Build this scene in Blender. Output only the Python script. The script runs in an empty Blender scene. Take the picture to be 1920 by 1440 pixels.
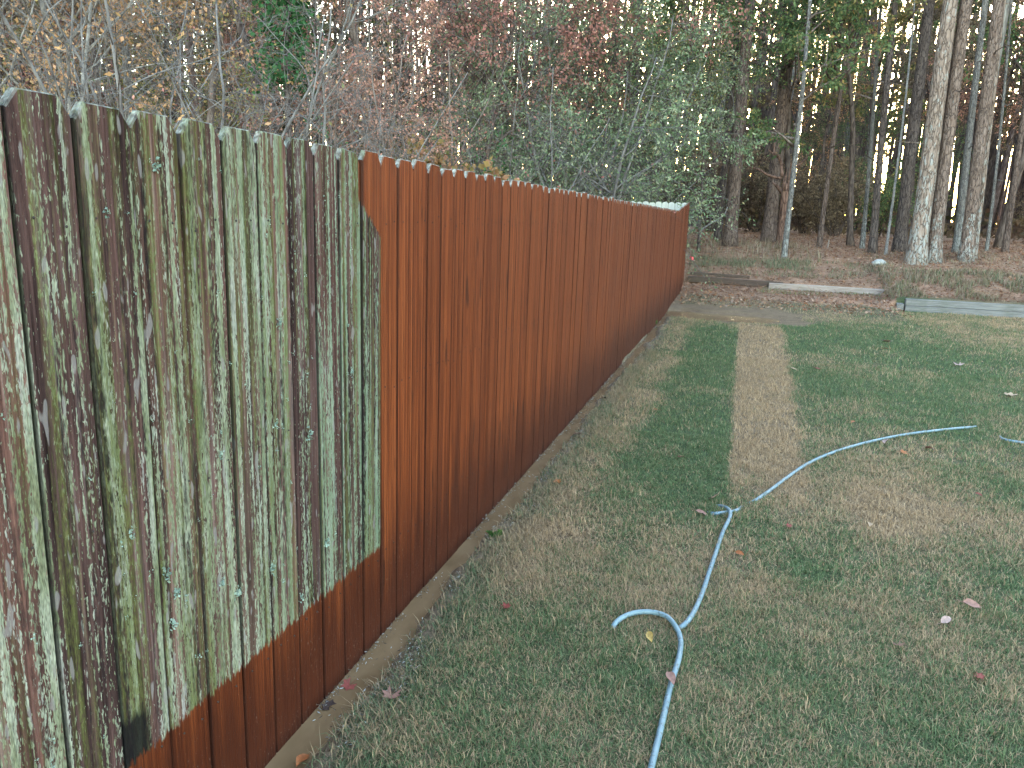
import bpy, math, random
import numpy as np
from mathutils import Vector, Matrix

sc = bpy.context.scene
COL = sc.collection
RNG = np.random.default_rng(7)

# ------------------------------------------------------------------ camera
YAW, PITCH, ROLL, CAM_H, FENCE_X = 0.28117, 0.21449, 0.03531, 1.6389, -1.2669
FPX = 1442.0                                   # focal length in pixels of a 1920 wide frame
cf = np.array([-math.sin(YAW)*math.cos(PITCH), math.cos(YAW)*math.cos(PITCH), -math.sin(PITCH)])
cr = np.array([math.cos(YAW), math.sin(YAW), 0.0])
cu = np.cross(cr, cf)
cr, cu = cr*math.cos(ROLL)+cu*math.sin(ROLL), -cr*math.sin(ROLL)+cu*math.cos(ROLL)
cam = bpy.data.cameras.new('camera')
cam.sensor_width = 36.0
cam.lens = FPX/1920*36.0
cam.clip_start, cam.clip_end = 0.05, 3000
camo = bpy.data.objects.new('camera', cam)
COL.objects.link(camo)
camo.matrix_world = Matrix(((cr[0], cu[0], -cf[0], 0), (cr[1], cu[1], -cf[1], 0), (cr[2], cu[2], -cf[2], CAM_H), (0, 0, 0, 1)))
sc.camera = camo

# ------------------------------------------------------------------ sky, sun, exposure
SUN_AZ = math.radians(2.0)      # clockwise from +Y (the way the fence runs)
SUN_EL = math.radians(7.0)
w = bpy.data.worlds.new('World'); sc.world = w; w.use_nodes = True
wn = w.node_tree
bg = wn.nodes['Background']
sky = wn.nodes.new('ShaderNodeTexSky'); sky.sky_type = 'NISHITA'; sky.sun_disc = False
sky.sun_elevation = SUN_EL; sky.sun_rotation = SUN_AZ
sky.air_density = 1.0; sky.dust_density = 1.0; sky.ozone_density = 0.6
wn.links.new(sky.outputs[0], bg.inputs[0]); bg.inputs[1].default_value = 0.15
sl = bpy.data.lights.new('sun', 'SUN'); sl.energy = .5; sl.angle = math.radians(12); sl.color = (1.0, 0.83, 0.62)
so = bpy.data.objects.new('sun', sl); COL.objects.link(so)
sd = Vector((math.sin(SUN_AZ)*math.cos(SUN_EL), math.cos(SUN_AZ)*math.cos(SUN_EL), math.sin(SUN_EL)))
so.rotation_euler = sd.to_track_quat('Z', 'Y').to_euler()
so.location = (0, 0, 40)
sc.view_settings.view_transform = 'Standard'; sc.view_settings.look = 'None'
sc.view_settings.gamma = 1.0; sc.view_settings.exposure = 4.25
sc.view_settings.use_curve_mapping = False
sc.cycles.max_bounces = 4; sc.cycles.diffuse_bounces = 2; sc.cycles.glossy_bounces = 2
sc.cycles.transmission_bounces = 2; sc.cycles.transparent_max_bounces = 2; sc.cycles.use_light_tree = False

# ------------------------------------------------------------------ numeric helpers
def hash2(ix, iy, seed):
    h = (ix.astype(np.int64)*374761393 + iy.astype(np.int64)*668265263 + seed*974711) & 0xffffffff
    h = ((h ^ (h >> 13))*1274126177) & 0xffffffff
    h = h ^ (h >> 16)
    return (h & 0xffff)/65535.0
def vnoise(x, y, seed=0):
    x = np.asarray(x, float); y = np.asarray(y, float)
    ix, iy = np.floor(x), np.floor(y); fx, fy = x-ix, y-iy
    fx = fx*fx*(3-2*fx); fy = fy*fy*(3-2*fy)
    a = hash2(ix, iy, seed); b = hash2(ix+1, iy, seed); c = hash2(ix, iy+1, seed); d = hash2(ix+1, iy+1, seed)
    return (a*(1-fx)+b*fx)*(1-fy)+(c*(1-fx)+d*fx)*fy
def fbm(x, y, seed=0, oct=4):
    s = 0; a = .5
    for k in range(oct):
        s = s+a*vnoise(x*2**k, y*2**k, seed+k*17); a *= .5
    return s/(1-.5**oct)
def sstep(a, b, x):
    t = np.clip((np.asarray(x, float)-a)/(b-a), 0, 1); return t*t*(3-2*t)

LY = [14.3, 17, 19.20, 19.26, 22, 25, 30, 40, 60, 1000]; LZ = [0, .08, .215, .345, .84, 1.05, 1.25, 1.36, 1.44, 1.44]
RY = [17.70, 17.74, 20, 22, 25, 30, 40, 60, 1000]; RZ = [0, .26, .66, .85, 1.05, 1.26, 1.37, 1.44, 1.44]
def terrain(x, y):
    x = np.asarray(x, float); y = np.asarray(y, float)
    zl = np.interp(y, LY, LZ); zr = np.interp(y, RY, RZ)
    k = sstep(3.0, 3.3, x)
    z = zl*(1-k)+zr*k
    # gentle unevenness of the lawn, stronger on the bank
    z = z + (fbm(x*.9, y*.9, 3, 3)-.5)*.025*sstep(-1.0, -.4, x) + (fbm(x*.6, y*.6, 8, 3)-.5)*.16*sstep(18, 23, y)
    # washed-out channel along the foot of the fence, and a shallow puddle at its far end
    edge = -1.145+.085*(fbm(y*2.1, y*0+3.3, 5, 3)-.5)*2+.05*(fbm(y*11, x*6, 15, 2)-.5)
    ch = sstep(edge+.045, edge-.03, x)*sstep(-1.75, -1.4, x)
    z = z - .045*ch*sstep(15.5, 14.2, y)
    pd = ((x+.35)/1.25)**2+((y-14.45)/.8)**2 + (fbm(x*2.2, y*2.2, 21, 4)-.5)*1.4
    z = z - .05*sstep(1.1, .6, pd)*sstep(12.0, 13.0, y)
    return z
def ray(px, py):
    return cf+(px-960)/FPX*cr+(720-py)/FPX*cu
def at(px, py, dz=0.0):
    """the point of the ground seen at a pixel of the 1920x1440 photograph"""
    d = ray(px, py); t = np.concatenate([np.arange(.8, 30, .02), np.arange(30, 90, .1)])
    P = np.array([0, 0, CAM_H])+d*t[:, None]
    h = P[:, 2]-terrain(P[:, 0], P[:, 1])-dz
    i = int(np.argmax(h < 0)) if (h < 0).any() else len(t)-1
    p = P[i].copy(); p[2] = float(terrain(p[0], p[1]))+dz
    return p
def along(px, dist):
    """ground point in the direction of a pixel column at a distance"""
    d = ray(px, 420); d = d[:2]/np.hypot(*d[:2])*dist
    return np.array([d[0], d[1], float(terrain(d[0], d[1]))])

# ------------------------------------------------------------------ mesh helpers
def mesh_np(name, V, quads=None, tris=None, mats=(), smooth=False, rnd=None, col=None, mat_idx=None):
    V = np.asarray(V, np.float32).reshape(-1, 3)
    me = bpy.data.meshes.new(name)
    q = np.zeros((0, 4), np.int32) if quads is None or len(quads) == 0 else np.asarray(quads, np.int32).reshape(-1, 4)
    t = np.zeros((0, 3), np.int32) if tris is None or len(tris) == 0 else np.asarray(tris, np.int32).reshape(-1, 3)
    me.vertices.add(len(V)); me.vertices.foreach_set('co', V.ravel())
    loops = np.concatenate([q.ravel(), t.ravel()])
    me.loops.add(len(loops)); me.loops.foreach_set('vertex_index', loops)
    starts = np.concatenate([np.arange(len(q))*4, len(q)*4+np.arange(len(t))*3]).astype(np.int32)
    me.polygons.add(len(starts)); me.polygons.foreach_set('loop_start', starts)
    if smooth: me.polygons.foreach_set('use_smooth', np.ones(len(starts), bool))
    if mat_idx is not None: me.polygons.foreach_set('material_index', np.asarray(mat_idx, np.int32))
    if rnd is not None:
        a = me.attributes.new('rnd', 'FLOAT', 'POINT'); a.data.foreach_set('value', np.asarray(rnd, np.float32))
    if col is not None:
        c = np.ones((len(V), 4), np.float32); c[:, :3] = col
        a = me.color_attributes.new('col', 'FLOAT_COLOR', 'POINT'); a.data.foreach_set('color', c.ravel())
    for m in mats: me.materials.append(m)
    me.update(calc_edges=True); me.validate()
    return me
def link(name, data, parent=None, label=None, category=None, group=None, kind=None, loc=None, rot=None, scale=None):
    o = bpy.data.objects.new(name, data); COL.objects.link(o)
    if parent is not None: o.parent = parent
    if label: o['label'] = label
    if category: o['category'] = category
    if group: o['group'] = group
    if kind: o['kind'] = kind
    if loc is not None: o.location = tuple(float(v) for v in loc)
    if rot is not None: o.rotation_euler = rot
    if scale is not None: o.scale = scale if hasattr(scale, '__len__') else (scale,)*3
    return o
class Geo:
    """collects tubes, prisms and leaf quads into one mesh"""
    def __init__(s): s.V = []; s.Q = []; s.T = []; s.n = 0; s.R = []
    def add(s, V, Q=None, T=None, rnd=None):
        V = np.asarray(V, float).reshape(-1, 3)
        if Q is not None and len(Q): s.Q.append(np.asarray(Q).reshape(-1, 4)+s.n)
        if T is not None and len(T): s.T.append(np.asarray(T).reshape(-1, 3)+s.n)
        s.V.append(V); s.n += len(V)
        s.R.append(np.zeros(len(V)) if rnd is None else np.broadcast_to(rnd, (len(V),)))
    def tube(s, P, r, k=6, cap=True, wob=0.0, rng=None):
        P = np.asarray(P, float); n = len(P); r = np.broadcast_to(np.asarray(r, float), (n,))
        T = np.gradient(P, axis=0); T /= np.linalg.norm(T, axis=1)[:, None]+1e-9
        ref = np.array([1., 0, 0]) if abs(T[0][0]) < .8 else np.array([0, 1., 0])
        A = np.cross(T, ref); A /= np.linalg.norm(A, axis=1)[:, None]+1e-9
        B = np.cross(T, A)
        a = np.arange(k)*2*math.pi/k
        rr = r[:, None]*np.ones((1, k))
        if wob: rr = rr*(1+wob*(rng.random((n, k))-.5))
        V = P[:, None, :]+rr[..., None]*(np.cos(a)[None, :, None]*A[:, None, :]+np.sin(a)[None, :, None]*B[:, None, :])
        i = np.arange(n-1)[:, None]*k; j = np.arange(k)[None, :]; j2 = (j+1) % k
        Q = np.stack([i+j, i+j2, i+k+j2, i+k+j], -1).reshape(-1, 4)
        V = V.reshape(-1, 3)
        Tt = None
        if cap:
            V = np.concatenate([V, P[[0]], P[[-1]]]); c0, c1 = n*k, n*k+1
            jj = np.arange(k)
            Tt = np.concatenate([np.stack([np.full(k, c0), (jj+1) % k, jj], -1), np.stack([np.full(k, c1), (n-1)*k+jj, (n-1)*k+(jj+1) % k], -1)])
        s.add(V, Q, Tt)
    def mesh(s, name, mats, smooth=False, with_rnd=False):
        V = np.concatenate(s.V); Q = np.concatenate(s.Q) if s.Q else None; T = np.concatenate(s.T) if s.T else None
        return mesh_np(name, V, Q, T, mats, smooth, rnd=np.concatenate(s.R) if with_rnd else None)
def leaf_quads(P, size, rng, aspect=.5, droop=.3, d=None, fold=0.0):
    """diamond leaves at points P"""
    n = len(P)
    if d is None: d = rng.normal(size=(n, 3))
    else: d = d+rng.normal(size=(n, 3))*.6
    d[:, 2] -= droop; d /= np.linalg.norm(d, axis=1)[:, None]+1e-9
    s = np.cross(d, rng.normal(size=(n, 3))); s /= np.linalg.norm(s, axis=1)[:, None]+1e-9
    L = size*(.65+.7*rng.random(n))[:, None]; W = L*aspect*.5
    V = np.stack([P, P+d*L*.45+s*W, P+d*L, P+d*L*.45-s*W], 1).reshape(-1, 3)
    Q = np.arange(4*n).reshape(n, 4)
    return V, Q, np.repeat(rng.random(n), 4)

# ------------------------------------------------------------------ material helpers
class M:
    def __init__(s, name):
        s.m = bpy.data.materials.new(name); s.m.use_nodes = True; s.t = s.m.node_tree
        s.b = s.t.nodes['Principled BSDF']; s.out = s.t.nodes['Material Output']
    def n(s, typ, props=None, **inp):
        nd = s.t.nodes.new('ShaderNode'+typ)
        for k, v in (props or {}).items(): setattr(nd, k, v)
        for k, v in inp.items():
            key = int(k[1:]) if k[0] == 'i' and k[1:].isdigit() else k
            s.set(nd.inputs[key], v)
        return nd
    def set(s, sock, v):
        if hasattr(v, 'is_output') or hasattr(v, 'links'): s.t.links.new(v, sock)
        else: sock.default_value = v
    def pos(s): return s.n('NewGeometry').outputs['Position']
    def sep(s, v):
        o = s.n('SeparateXYZ', i0=v).outputs; return o[0], o[1], o[2]
    def comb(s, x, y, z): return s.n('CombineXYZ', i0=x, i1=y, i2=z).outputs[0]
    def math(s, op, a, b=0.0, c=0.0, clamp=False):
        return s.n('Math', dict(operation=op, use_clamp=clamp), i0=a, i1=b, i2=c).outputs[0]
    def noise(s, vec, scale=1.0, detail=3.0, rough=.55, dist=0.0):
        return s.n('TexNoise', Vector=vec, Scale=scale, Detail=detail, Roughness=rough, Distortion=dist).outputs[0]
    def mapv(s, v, sc=(1, 1, 1), loc=(0, 0, 0)):
        return s.n('Mapping', Vector=v, Scale=sc, Location=loc).outputs[0]
    def ramp(s, f, stops, interp='LINEAR'):
        nd = s.n('ValToRGB', i0=f); cr_ = nd.color_ramp; cr_.interpolation = interp
        while len(cr_.elements) < len(stops): cr_.elements.new(.5)
        for e, (p, c) in zip(cr_.elements, stops):
            e.position = p; e.color = (c, c, c, 1) if not hasattr(c, '__len__') else (*c, 1)
        return nd.outputs[0]
    def mr(s, f, a, b, lo=0.0, hi=1.0):
        return s.n('MapRange', dict(clamp=True), i0=f, i1=a, i2=b, i3=lo, i4=hi).outputs[0]
    def mix(s, f, a, b, blend='MIX'):
        nd = s.n('Mix', dict(data_type='RGBA', blend_type=blend))
        s.set(nd.inputs[0], f)
        for k, v in ((6, a), (7, b)):
            if isinstance(v, tuple): v = (*v, 1) if len(v) == 3 else v
            s.set(nd.inputs[k], v)
        return nd.outputs[2]
    def bump(s, h, strength=.5, dist=.01):
        return s.n('Bump', Height=h, Strength=strength, Distance=dist).outputs[0]
    def done(s, color, rough=.8, spec=.3, normal=None):
        s.set(s.b.inputs['Base Color'], (*color, 1) if isinstance(color, tuple) and len(color) == 3 else color)
        s.set(s.b.inputs['Roughness'], rough); s.set(s.b.inputs['Specular IOR Level'], spec)
        if normal is not None: s.set(s.b.inputs['Normal'], normal)
        return s.m
def foliage_mat(name, stops, trans=.35, rough=.6):
    m = M(name)
    f = m.n('Attribute', dict(attribute_name='rnd')).outputs['Fac']
    c = m.ramp(f, stops)
    oi = m.n('ObjectInfo').outputs['Random']
    c = m.n('HueSaturation', Hue=m.mr(oi, 0, 1, .485, .515), Saturation=1.0, Value=m.mr(oi, 0, 1, .8, 1.2), Color=c).outputs[0]
    tr = m.n('BsdfTranslucent', Color=c); df = m.n('BsdfDiffuse', Color=c)
    mx = m.n('MixShader', i0=trans, i1=df.outputs[0], i2=tr.outputs[0])
    m.t.nodes.remove(m.b)
    m.t.links.new(mx.outputs[0], m.out.inputs[0])
    return m.m
def vcol_mat(name, trans=.25, rough=.65, spec=.2):
    m = M(name)
    c = m.n('Attribute', dict(attribute_name='col')).outputs['Color']
    tr = m.n('BsdfTranslucent', Color=c); df = m.n('BsdfDiffuse', Color=c)
    mx = m.n('MixShader', i0=trans, i1=df.outputs[0], i2=tr.outputs[0])
    m.t.nodes.remove(m.b)
    m.t.links.new(mx.outputs[0], m.out.inputs[0])
    return m.m

# ------------------------------------------------------------------ lawn colour: straw and green patches
def greenness(x, y):
    """0 dormant straw .. 1 green; the mown strips and patches of the lawn"""
    n1 = fbm(x*1.1, y*.8, 31, 4); n2 = fbm(x*4.5, y*3.5, 37, 3)
    far_ = sstep(4.5, 8.0, y)
    g = .55+.02*far_+(n1-.5)*(1.7-.7*far_)+(n2-.5)*.8
    # green strip beside the fence, from the middle distance on
    strip = sstep(-.80, -.45, x+.22*(n2-.5))*sstep(.10, .02, x+.05*(n2-.5)+.02)
    g = g+strip*sstep(3.6, 6.0, y)*sstep(13.2, 12.0, y)*.42
    # straw strip
    dry = sstep(.0, .04, x-.03+.06*(n2-.5))*sstep(.58, .51, x+.13*(n2-.5)-.0225*(y-5.45))*sstep(4.3, 5.6, y+.8*(n1-.5))*sstep(13.6, 13.2, y)
    g = g*(1-dry)+dry*(-.05+(n2-.5)*.45)
    right = sstep(.52, .66, x-.0225*(y-5.45))*sstep(5.2, 7.0, y)
    g = g+right*.22*sstep(5.5, 1.6, x)
    blk = sstep(.58, .66, x-.0225*(y-5.45))*sstep(2.9, 2.2, x)*sstep(7.5, 10.0, y)*sstep(14.0, 13.7, y)
    g = g+blk*.18
    g = g-.45*sstep(14.0, 15.2, y)*sstep(3.2, 2.0, x)-.22*sstep(2.4, 5.0, x)*sstep(5, 9, y)
    g = g-.34*sstep(-.55, -.80, x)*(1-sstep(12.5, 13.5, y))*sstep(3.6, 5.5, y)
    g = g-.42*sstep(.15, .6, x)*sstep(2.7, 1.6, x)*np.exp(-((y-4.75-.25*(n1-.5))/.55)**2)
    near = sstep(4.5, 3.0, y); g = g-near*.10*sstep(-.1, .5, x)
    return np.clip(g, 0, 1)
def mud_amount(x, y):
    e = -1.068+.10*(fbm(y*2.1, y*0+3.3, 5, 3)-.5)*2+.10*(fbm(y*9, x*9, 6, 2)-.5)
    m = sstep(e+.05, e-.04, x)
    pd = ((x+.25)/1.75)**2+((y-14.7)/1.3)**2+(fbm(x*2, y*2, 21, 4)-.5)*2.0
    m = np.maximum(m, sstep(1.25, .8, pd))
    return np.clip(m, 0, 1)
STRAW = np.array([.41, .285, .175]); STRAW2 = np.array([.27, .188, .120]); GRN = np.array([.078, .115, .052]); GRN2 = np.array([.145, .172, .090])
SOIL = np.array([.085, .062, .044]); MUD = np.array([.140, .096, .062]); LITTER = np.array([.225, .128, .085])

# ------------------------------------------------------------------ the ground, one sheet to the horizon
def spaced(lo, a, b, hi, step, growth):
    mid = list(np.arange(a, b+1e-6, step)); up = []; s = step; v = mid[-1]
    while v < hi: s *= growth; v += s; up.append(v)
    dn = []; s = step; v = mid[0]
    while v > lo: s *= growth; v -= s; dn.append(v)
    return np.array(dn[::-1]+mid+up)
gx = np.unique(np.round(np.concatenate([spaced(-900, -1.5, 7.5, 900, .10, 1.16), np.arange(-1.5, -.75, .025), np.arange(2.95, 3.4, .05)]), 4))
gy = np.unique(np.round(np.concatenate([spaced(-60, .8, 24, 1500, .10, 1.13), [17.70, 17.72, 17.74, 19.2, 19.23, 19.26]]), 4))
X, Y = np.meshgrid(gx, gy)
Z = terrain(X, Y)
g = greenness(X, Y)[..., None]; mud = mud_amount(X, Y)[..., None]
cl = (GRN*.8)*g+STRAW2*.85*(1-g)
cl = (cl*.9+SOIL*.1)*.66  # lawn ground darkened, the blades' self-shadow put into its colour
cl = cl*(1-mud)+MUD*mud
bank = (sstep(0, .5, Y-np.where(X > 3.15, 17.75, 16.4+1.1*vnoise(X*1.3, Y*0, 9)))*(fbm(X*1.5, Y*1.5, 55, 3)*.8+.6).clip(0, 1))[..., None]
lit = LITTER*(.55+.9*fbm(X*3, Y*3, 61, 4))[..., None]
cl = cl*(1-bank)+lit*bank
behind = sstep(-1.3, -1.36, X)[..., None]
cl = cl*(1-behind)+lit*behind
nx, ny = len(gx), len(gy)
idx = np.arange(nx*ny).reshape(ny, nx)
gq = np.stack([idx[:-1, :-1], idx[:-1, 1:], idx[1:, 1:], idx[1:, :-1]], -1).reshape(-1, 4)
m = M('ground_earth')
p = m.pos()
c = m.n('Attribute', dict(attribute_name='col')).outputs['Color']
n1 = m.noise(p, 38, 5, .7); n2 = m.noise(p, 7, 4, .6)
c = m.mix(1.0, c, m.ramp(n1, [(.25, .55), (.5, .95), (.75, 1.5)]), 'MULTIPLY')
c = m.mix(1.0, c, m.ramp(n2, [(.3, .8), (.7, 1.2)]), 'MULTIPLY')
px_, py_, pz_ = m.sep(p)
wet = m.math('MULTIPLY', m.mr(px_, -1.0, -1.12), m.mr(py_, 16.0, 15.0))
ground_mat = m.done(c, m.mr(wet, 0, 1, .95, .45), m.mr(wet, 0, 1, .15, .5), m.bump(n1, .6, .02))
link('ground', mesh_np('ground', np.stack([X, Y, Z], -1), gq, None, [ground_mat], True, col=cl.reshape(-1, 3)), kind='structure')

# muddy water standing in the channel and in the far puddle (the terrain cuts its outline)
wx = np.concatenate([np.arange(-1.40, -.85, .05), np.arange(-.8, 1.7, .25)]); wy = np.arange(.2, 16.2, .2)
WX, WY = np.meshgrid(wx, wy); wi = np.arange(WX.size).reshape(WX.shape)
wq = np.stack([wi[:-1, :-1], wi[:-1, 1:], wi[1:, 1:], wi[1:, :-1]], -1).reshape(-1, 4)
keep = ~((WX.ravel()[wq].min(1) > -.9) & (WY.ravel()[wq].min(1) < 11.4))
m = M('muddy_water')
p = m.pos(); n1 = m.noise(m.mapv(p, (1, .5, 1)), 9, 3); n2 = m.noise(p, 45, 2)
c = m.ramp(n1, [(.3, (.118, .072, .037)), (.7, (.175, .112, .062))])
water_mat = m.done(c, .20, .30, m.bump(m.math('ADD', n1, m.math('MULTIPLY', n2, .3)), .12, .01))
link('puddle', mesh_np('puddle', np.stack([WX, WY, np.full(WX.shape, -.026)], -1), wq[keep], None, [water_mat], True), kind='structure')

# ------------------------------------------------------------------ fence boards
def board_material(name, mode):
    """mode 'mossy': unwashed boards with their washed feet; 'washed': the cleaned stretch; 'back': bleached boards of the rear fence"""
    m = M(name)
    p = m.pos(); x, y, z = m.sep(p)
    nx_, ny_, nz_ = m.sep(m.n('NewGeometry').outputs['Normal'])
    oi = m.n('ObjectInfo').outputs['Random']
    ac = x if mode == 'back' else y
    u = m.math('ADD', ac, m.math('MULTIPLY', oi, 83.0))
    def nz(su, sz, det=2.0, rough=.6, seed=0.0, dist=0.0):
        return m.noise(m.comb(m.math('MULTIPLY', u, su), m.math('MULTIPLY_ADD', y if mode == 'back' else x, su, seed), m.math('MULTIPLY', z, sz)), 1.0, det, rough, dist)
    fr = lambda k: m.math('FRACT', m.math('MULTIPLY', oi, k))
    endg = m.mr(nz_, .25, .45)
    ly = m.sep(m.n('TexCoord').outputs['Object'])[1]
    joint = m.mr(m.math('ABSOLUTE', ly), .0640, .0695)      # darkness of the gaps painted along the board edges as seam lines
    def mossy():
        grain = nz(150, 3.0, 3, .65, 1.0)
        wood = m.ramp(nz(34, 1.1, 3, .6, 7.0), [(.28, (0.0240, 0.0168, 0.0160)), (.42, (0.0600, 0.0384, 0.0352)), (.56, (0.1080, 0.0656, 0.0576)), (.70, (0.1480, 0.1240, 0.1184))])
        wood = m.mix(1.0, wood, m.ramp(fr(7.31), [(0, (.65, .62, .66)), (.5, (1.25, 1.02, .95)), (1, (.95, 1.05, .95))]), 'MULTIPLY')
        wood = m.mix(1.0, wood, m.ramp(grain, [(.3, .45), (.55, 1.0), (.75, 1.5)]), 'MULTIPLY')
        # crusty lichen in small flakes drawn out along the grain, thick in long bands
        band = nz(48, .50, 2, .55, 21.0); big = nz(5, .9, 2, .5, 25.0)
        cover = m.math('ADD', m.math('MULTIPLY_ADD', band, 2.1, -.52), m.math('MULTIPLY', big, .35))
        cover = m.math('ADD', cover, m.math('MULTIPLY', fr(3.77), .16))
        cover = m.math('ADD', cover, m.mr(z, .3, 1.75, -.01, -.12))
        if mode == 'back': cover = m.math('ADD', cover, .30)
        f1 = nz(235, 58, 2, .62, 31.0, .4); f2 = nz(105, 24, 2, .62, 35.0, .3)
        lim = m.mr(cover, .50, 1.05, .68, .34)
        fl = m.math('MAXIMUM', m.mr(m.math('SUBTRACT', f1, lim), -.01, .04), m.mr(m.math('SUBTRACT', f2, m.math('ADD', lim, .04)), -.01, .035))
        lc = m.ramp(nz(24, 3.2, 2, .6, 41.0), [(.30, (.090, .104, .055)), (.45, (.160, .178, .116)), (.57, (.240, .256, .200)), (.70, (.235, .222, .208))])
        lc = m.mix(1.0, lc, m.ramp(nz(330, 60, 1, .6, 45.0), [(.3, .55), (.5, 1.0), (.7, 1.4)]), 'MULTIPLY')
        mint = m.mr(m.math('ADD', ac, m.math('MULTIPLY', band, .8)), 2.1, 2.8) if mode != 'back' else .35
        lc = m.mix(m.math('MULTIPLY', mint, .6), lc, (0.1360, 0.2000, 0.1440))
        d = m.mix(m.math('MULTIPLY', fl, .85), wood, lc)
        # moss in long bands, mostly along one edge of a board
        mo = m.math('MULTIPLY', m.mr(nz(38, .6, 2, .6, 51.0), .49, .62), m.mr(f1, .28, .58))
        d = m.mix(m.math('MULTIPLY', mo, .72 if mode != 'back' else .2), d, m.ramp(grain, [(.3, (0.0440, 0.0480, 0.0128)), (.7, (0.1200, 0.1320, 0.0440))]))
        # black algae runs
        bl = m.math('MULTIPLY', m.mr(nz(36, .7, 3, .6, 61.0), .53, .64), m.mr(f2, .62, .40))
        d = m.mix(m.math('MULTIPLY', bl, .8), d, (0.0128, 0.0112, 0.0120))
        li = m.mr(nz(40, 10, 1, .5, 71.0), .66, .69)
        d = m.mix(m.math('MULTIPLY', li, .7), d, (0.1840, 0.1640, 0.1600))
        d = m.mix(m.math('MULTIPLY', m.mr(m.math('ABSOLUTE', ly), .0672, .0700), .8), d, (.014, .012, .012))  # narrower seam darkness painted along the board edges
        return d, m.math('ADD', m.math('MULTIPLY', f1, .8), m.math('MULTIPLY', f2, .9)), f2
    def washed(cheap):
        g1 = nz(150, 1.0, 3, .62, 81.0); g2 = nz(52, .4, 2, .5, 83.0)
        c = m.ramp(g1, [(.29, (.034, .0080, .0044)), (.42, (.092, .0212, .0074)), (.56, (.150, .0370, .0116)), (.74, (.205, .0590, .0195))])
        c = m.mix(1.0, c, m.ramp(g2, [(.3, (.76, .70, .68)), (.5, (1, 1, 1)), (.7, (1.14, 1.17, 1.2))]), 'MULTIPLY')
        c = m.mix(1.0, c, m.ramp(oi, [(0, (.86, .82, .80)), (.35, (1.0, .96, .94)), (.7, (1.08, 1.08, 1.07)), (1, (.93, .90, .92))]), 'MULTIPLY')
        g3 = nz(260, 4.0, 1, .6, 85.0)
        c = m.mix(1.0, c, m.ramp(g3, [(.25, .6), (.5, 1.0), (.8, 1.2)]), 'MULTIPLY')
        sk = nz(14, .5, 3, .6, 97.0)
        soak = m.mr(m.math('MULTIPLY_ADD', sk, .95, m.math('SUBTRACT', z, .08)), 1.0, .58)
        c = m.mix(m.math('MULTIPLY', soak, .92), c, (0.0384, 0.0096, 0.0048))
        spl = m.math('MULTIPLY', m.mr(nz(150, 110, 1, .5, 101.0), .71, .74), m.mr(z, .75, .1))
        c = m.mix(m.math('MULTIPLY', spl, .45), c, (0.2000, 0.1440, 0.1200))
        if not cheap:
            kn = m.mr(nz(19, 3.4, 1, .5, 91.0), .70, .75)
            c = m.mix(m.math('MULTIPLY', kn, .75), c, (0.0240, 0.0080, 0.0048))
            ck = m.mr(nz(150, 6, 1, .5, 95.0), .68, .72)
            c = m.mix(m.math('MULTIPLY', ck, .75), c, (0.0176, 0.0072, 0.0048))
            # grey film dried back over the farther boards
            film = m.math('MULTIPLY', m.mr(y, 2.8, 10), m.mr(nz(60, .8, 2, .6, 99.0), .36, .70))
            c = m.mix(m.math('MULTIPLY', film, .42), c, (.115, .062, .053))
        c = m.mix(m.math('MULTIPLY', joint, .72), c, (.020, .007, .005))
        return c, m.math('ADD', g1, m.math('MULTIPLY', g3, .5))
    pale = m.ramp(nz(70, 50, 2, .6, 117.0), [(.35, (0.0720, 0.0720, 0.0640)), (.5, (0.1600, 0.1640, 0.1480)), (.68, (0.2880, 0.2960, 0.2720))])
    if mode == 'washed':
        c, h = washed(False)
        c = m.mix(m.math('MULTIPLY', endg, .85), c, pale)
        return m.done(c, .55, .09, m.bump(h, .9, .006))
    d, h, f2 = mossy()
    d = m.mix(m.math('MULTIPLY', endg, .55), d, pale)
    if mode == 'back':
        return m.done(m.mix(.6, d, (.46, .47, .45)), .9, .15)
    c, hc = washed(True)
    e = m.math('MULTIPLY', m.math('SUBTRACT', f2, .5), .075)
    low = m.mr(m.math('ADD', z, e), .374, .362)
    ty = m.math('ADD', m.math('MULTIPLY', m.math('SUBTRACT', y, 2.40), .80), z)
    top = m.math('MULTIPLY', m.mr(m.math('ADD', ty, e), 1.665, 1.675), m.mr(y, 2.398, 2.402))
    clean = m.math('MULTIPLY', m.math('MAXIMUM', low, top), m.math('SUBTRACT', 1.0, endg))
    # one soaked black board foot near the lower edge of the washed line
    bx = m.math('MULTIPLY', m.mr(y, 1.232, 1.238), m.mr(m.math('ADD', y, m.math('MULTIPLY', e, .4)), 1.325, 1.30))
    bx = m.math('MULTIPLY', bx, m.mr(m.math('ADD', z, m.math('MULTIPLY', e, .5)), .50, .47))
    d = m.mix(m.math('MULTIPLY', bx, .93), d, (0.0096, 0.0088, 0.0096))
    b2 = m.n('BsdfPrincipled', Roughness=.48, Normal=m.bump(hc, .8, .006))
    m.set(b2.inputs['Base Color'], c); b2.inputs['Specular IOR Level'].default_value = .10
    df = m.n('BsdfDiffuse', Color=d, Normal=m.bump(h, .85, .006))
    mx = m.n('MixShader', i0=clean, i1=df.outputs[0], i2=b2.outputs[0])
    m.t.links.new(mx.outputs[0], m.out.inputs[0]); m.t.nodes.remove(m.b)
    return m.m
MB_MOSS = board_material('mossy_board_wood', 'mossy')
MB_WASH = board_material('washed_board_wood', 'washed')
MB_BACK = board_material('bleached_board_wood', 'back')

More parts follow.
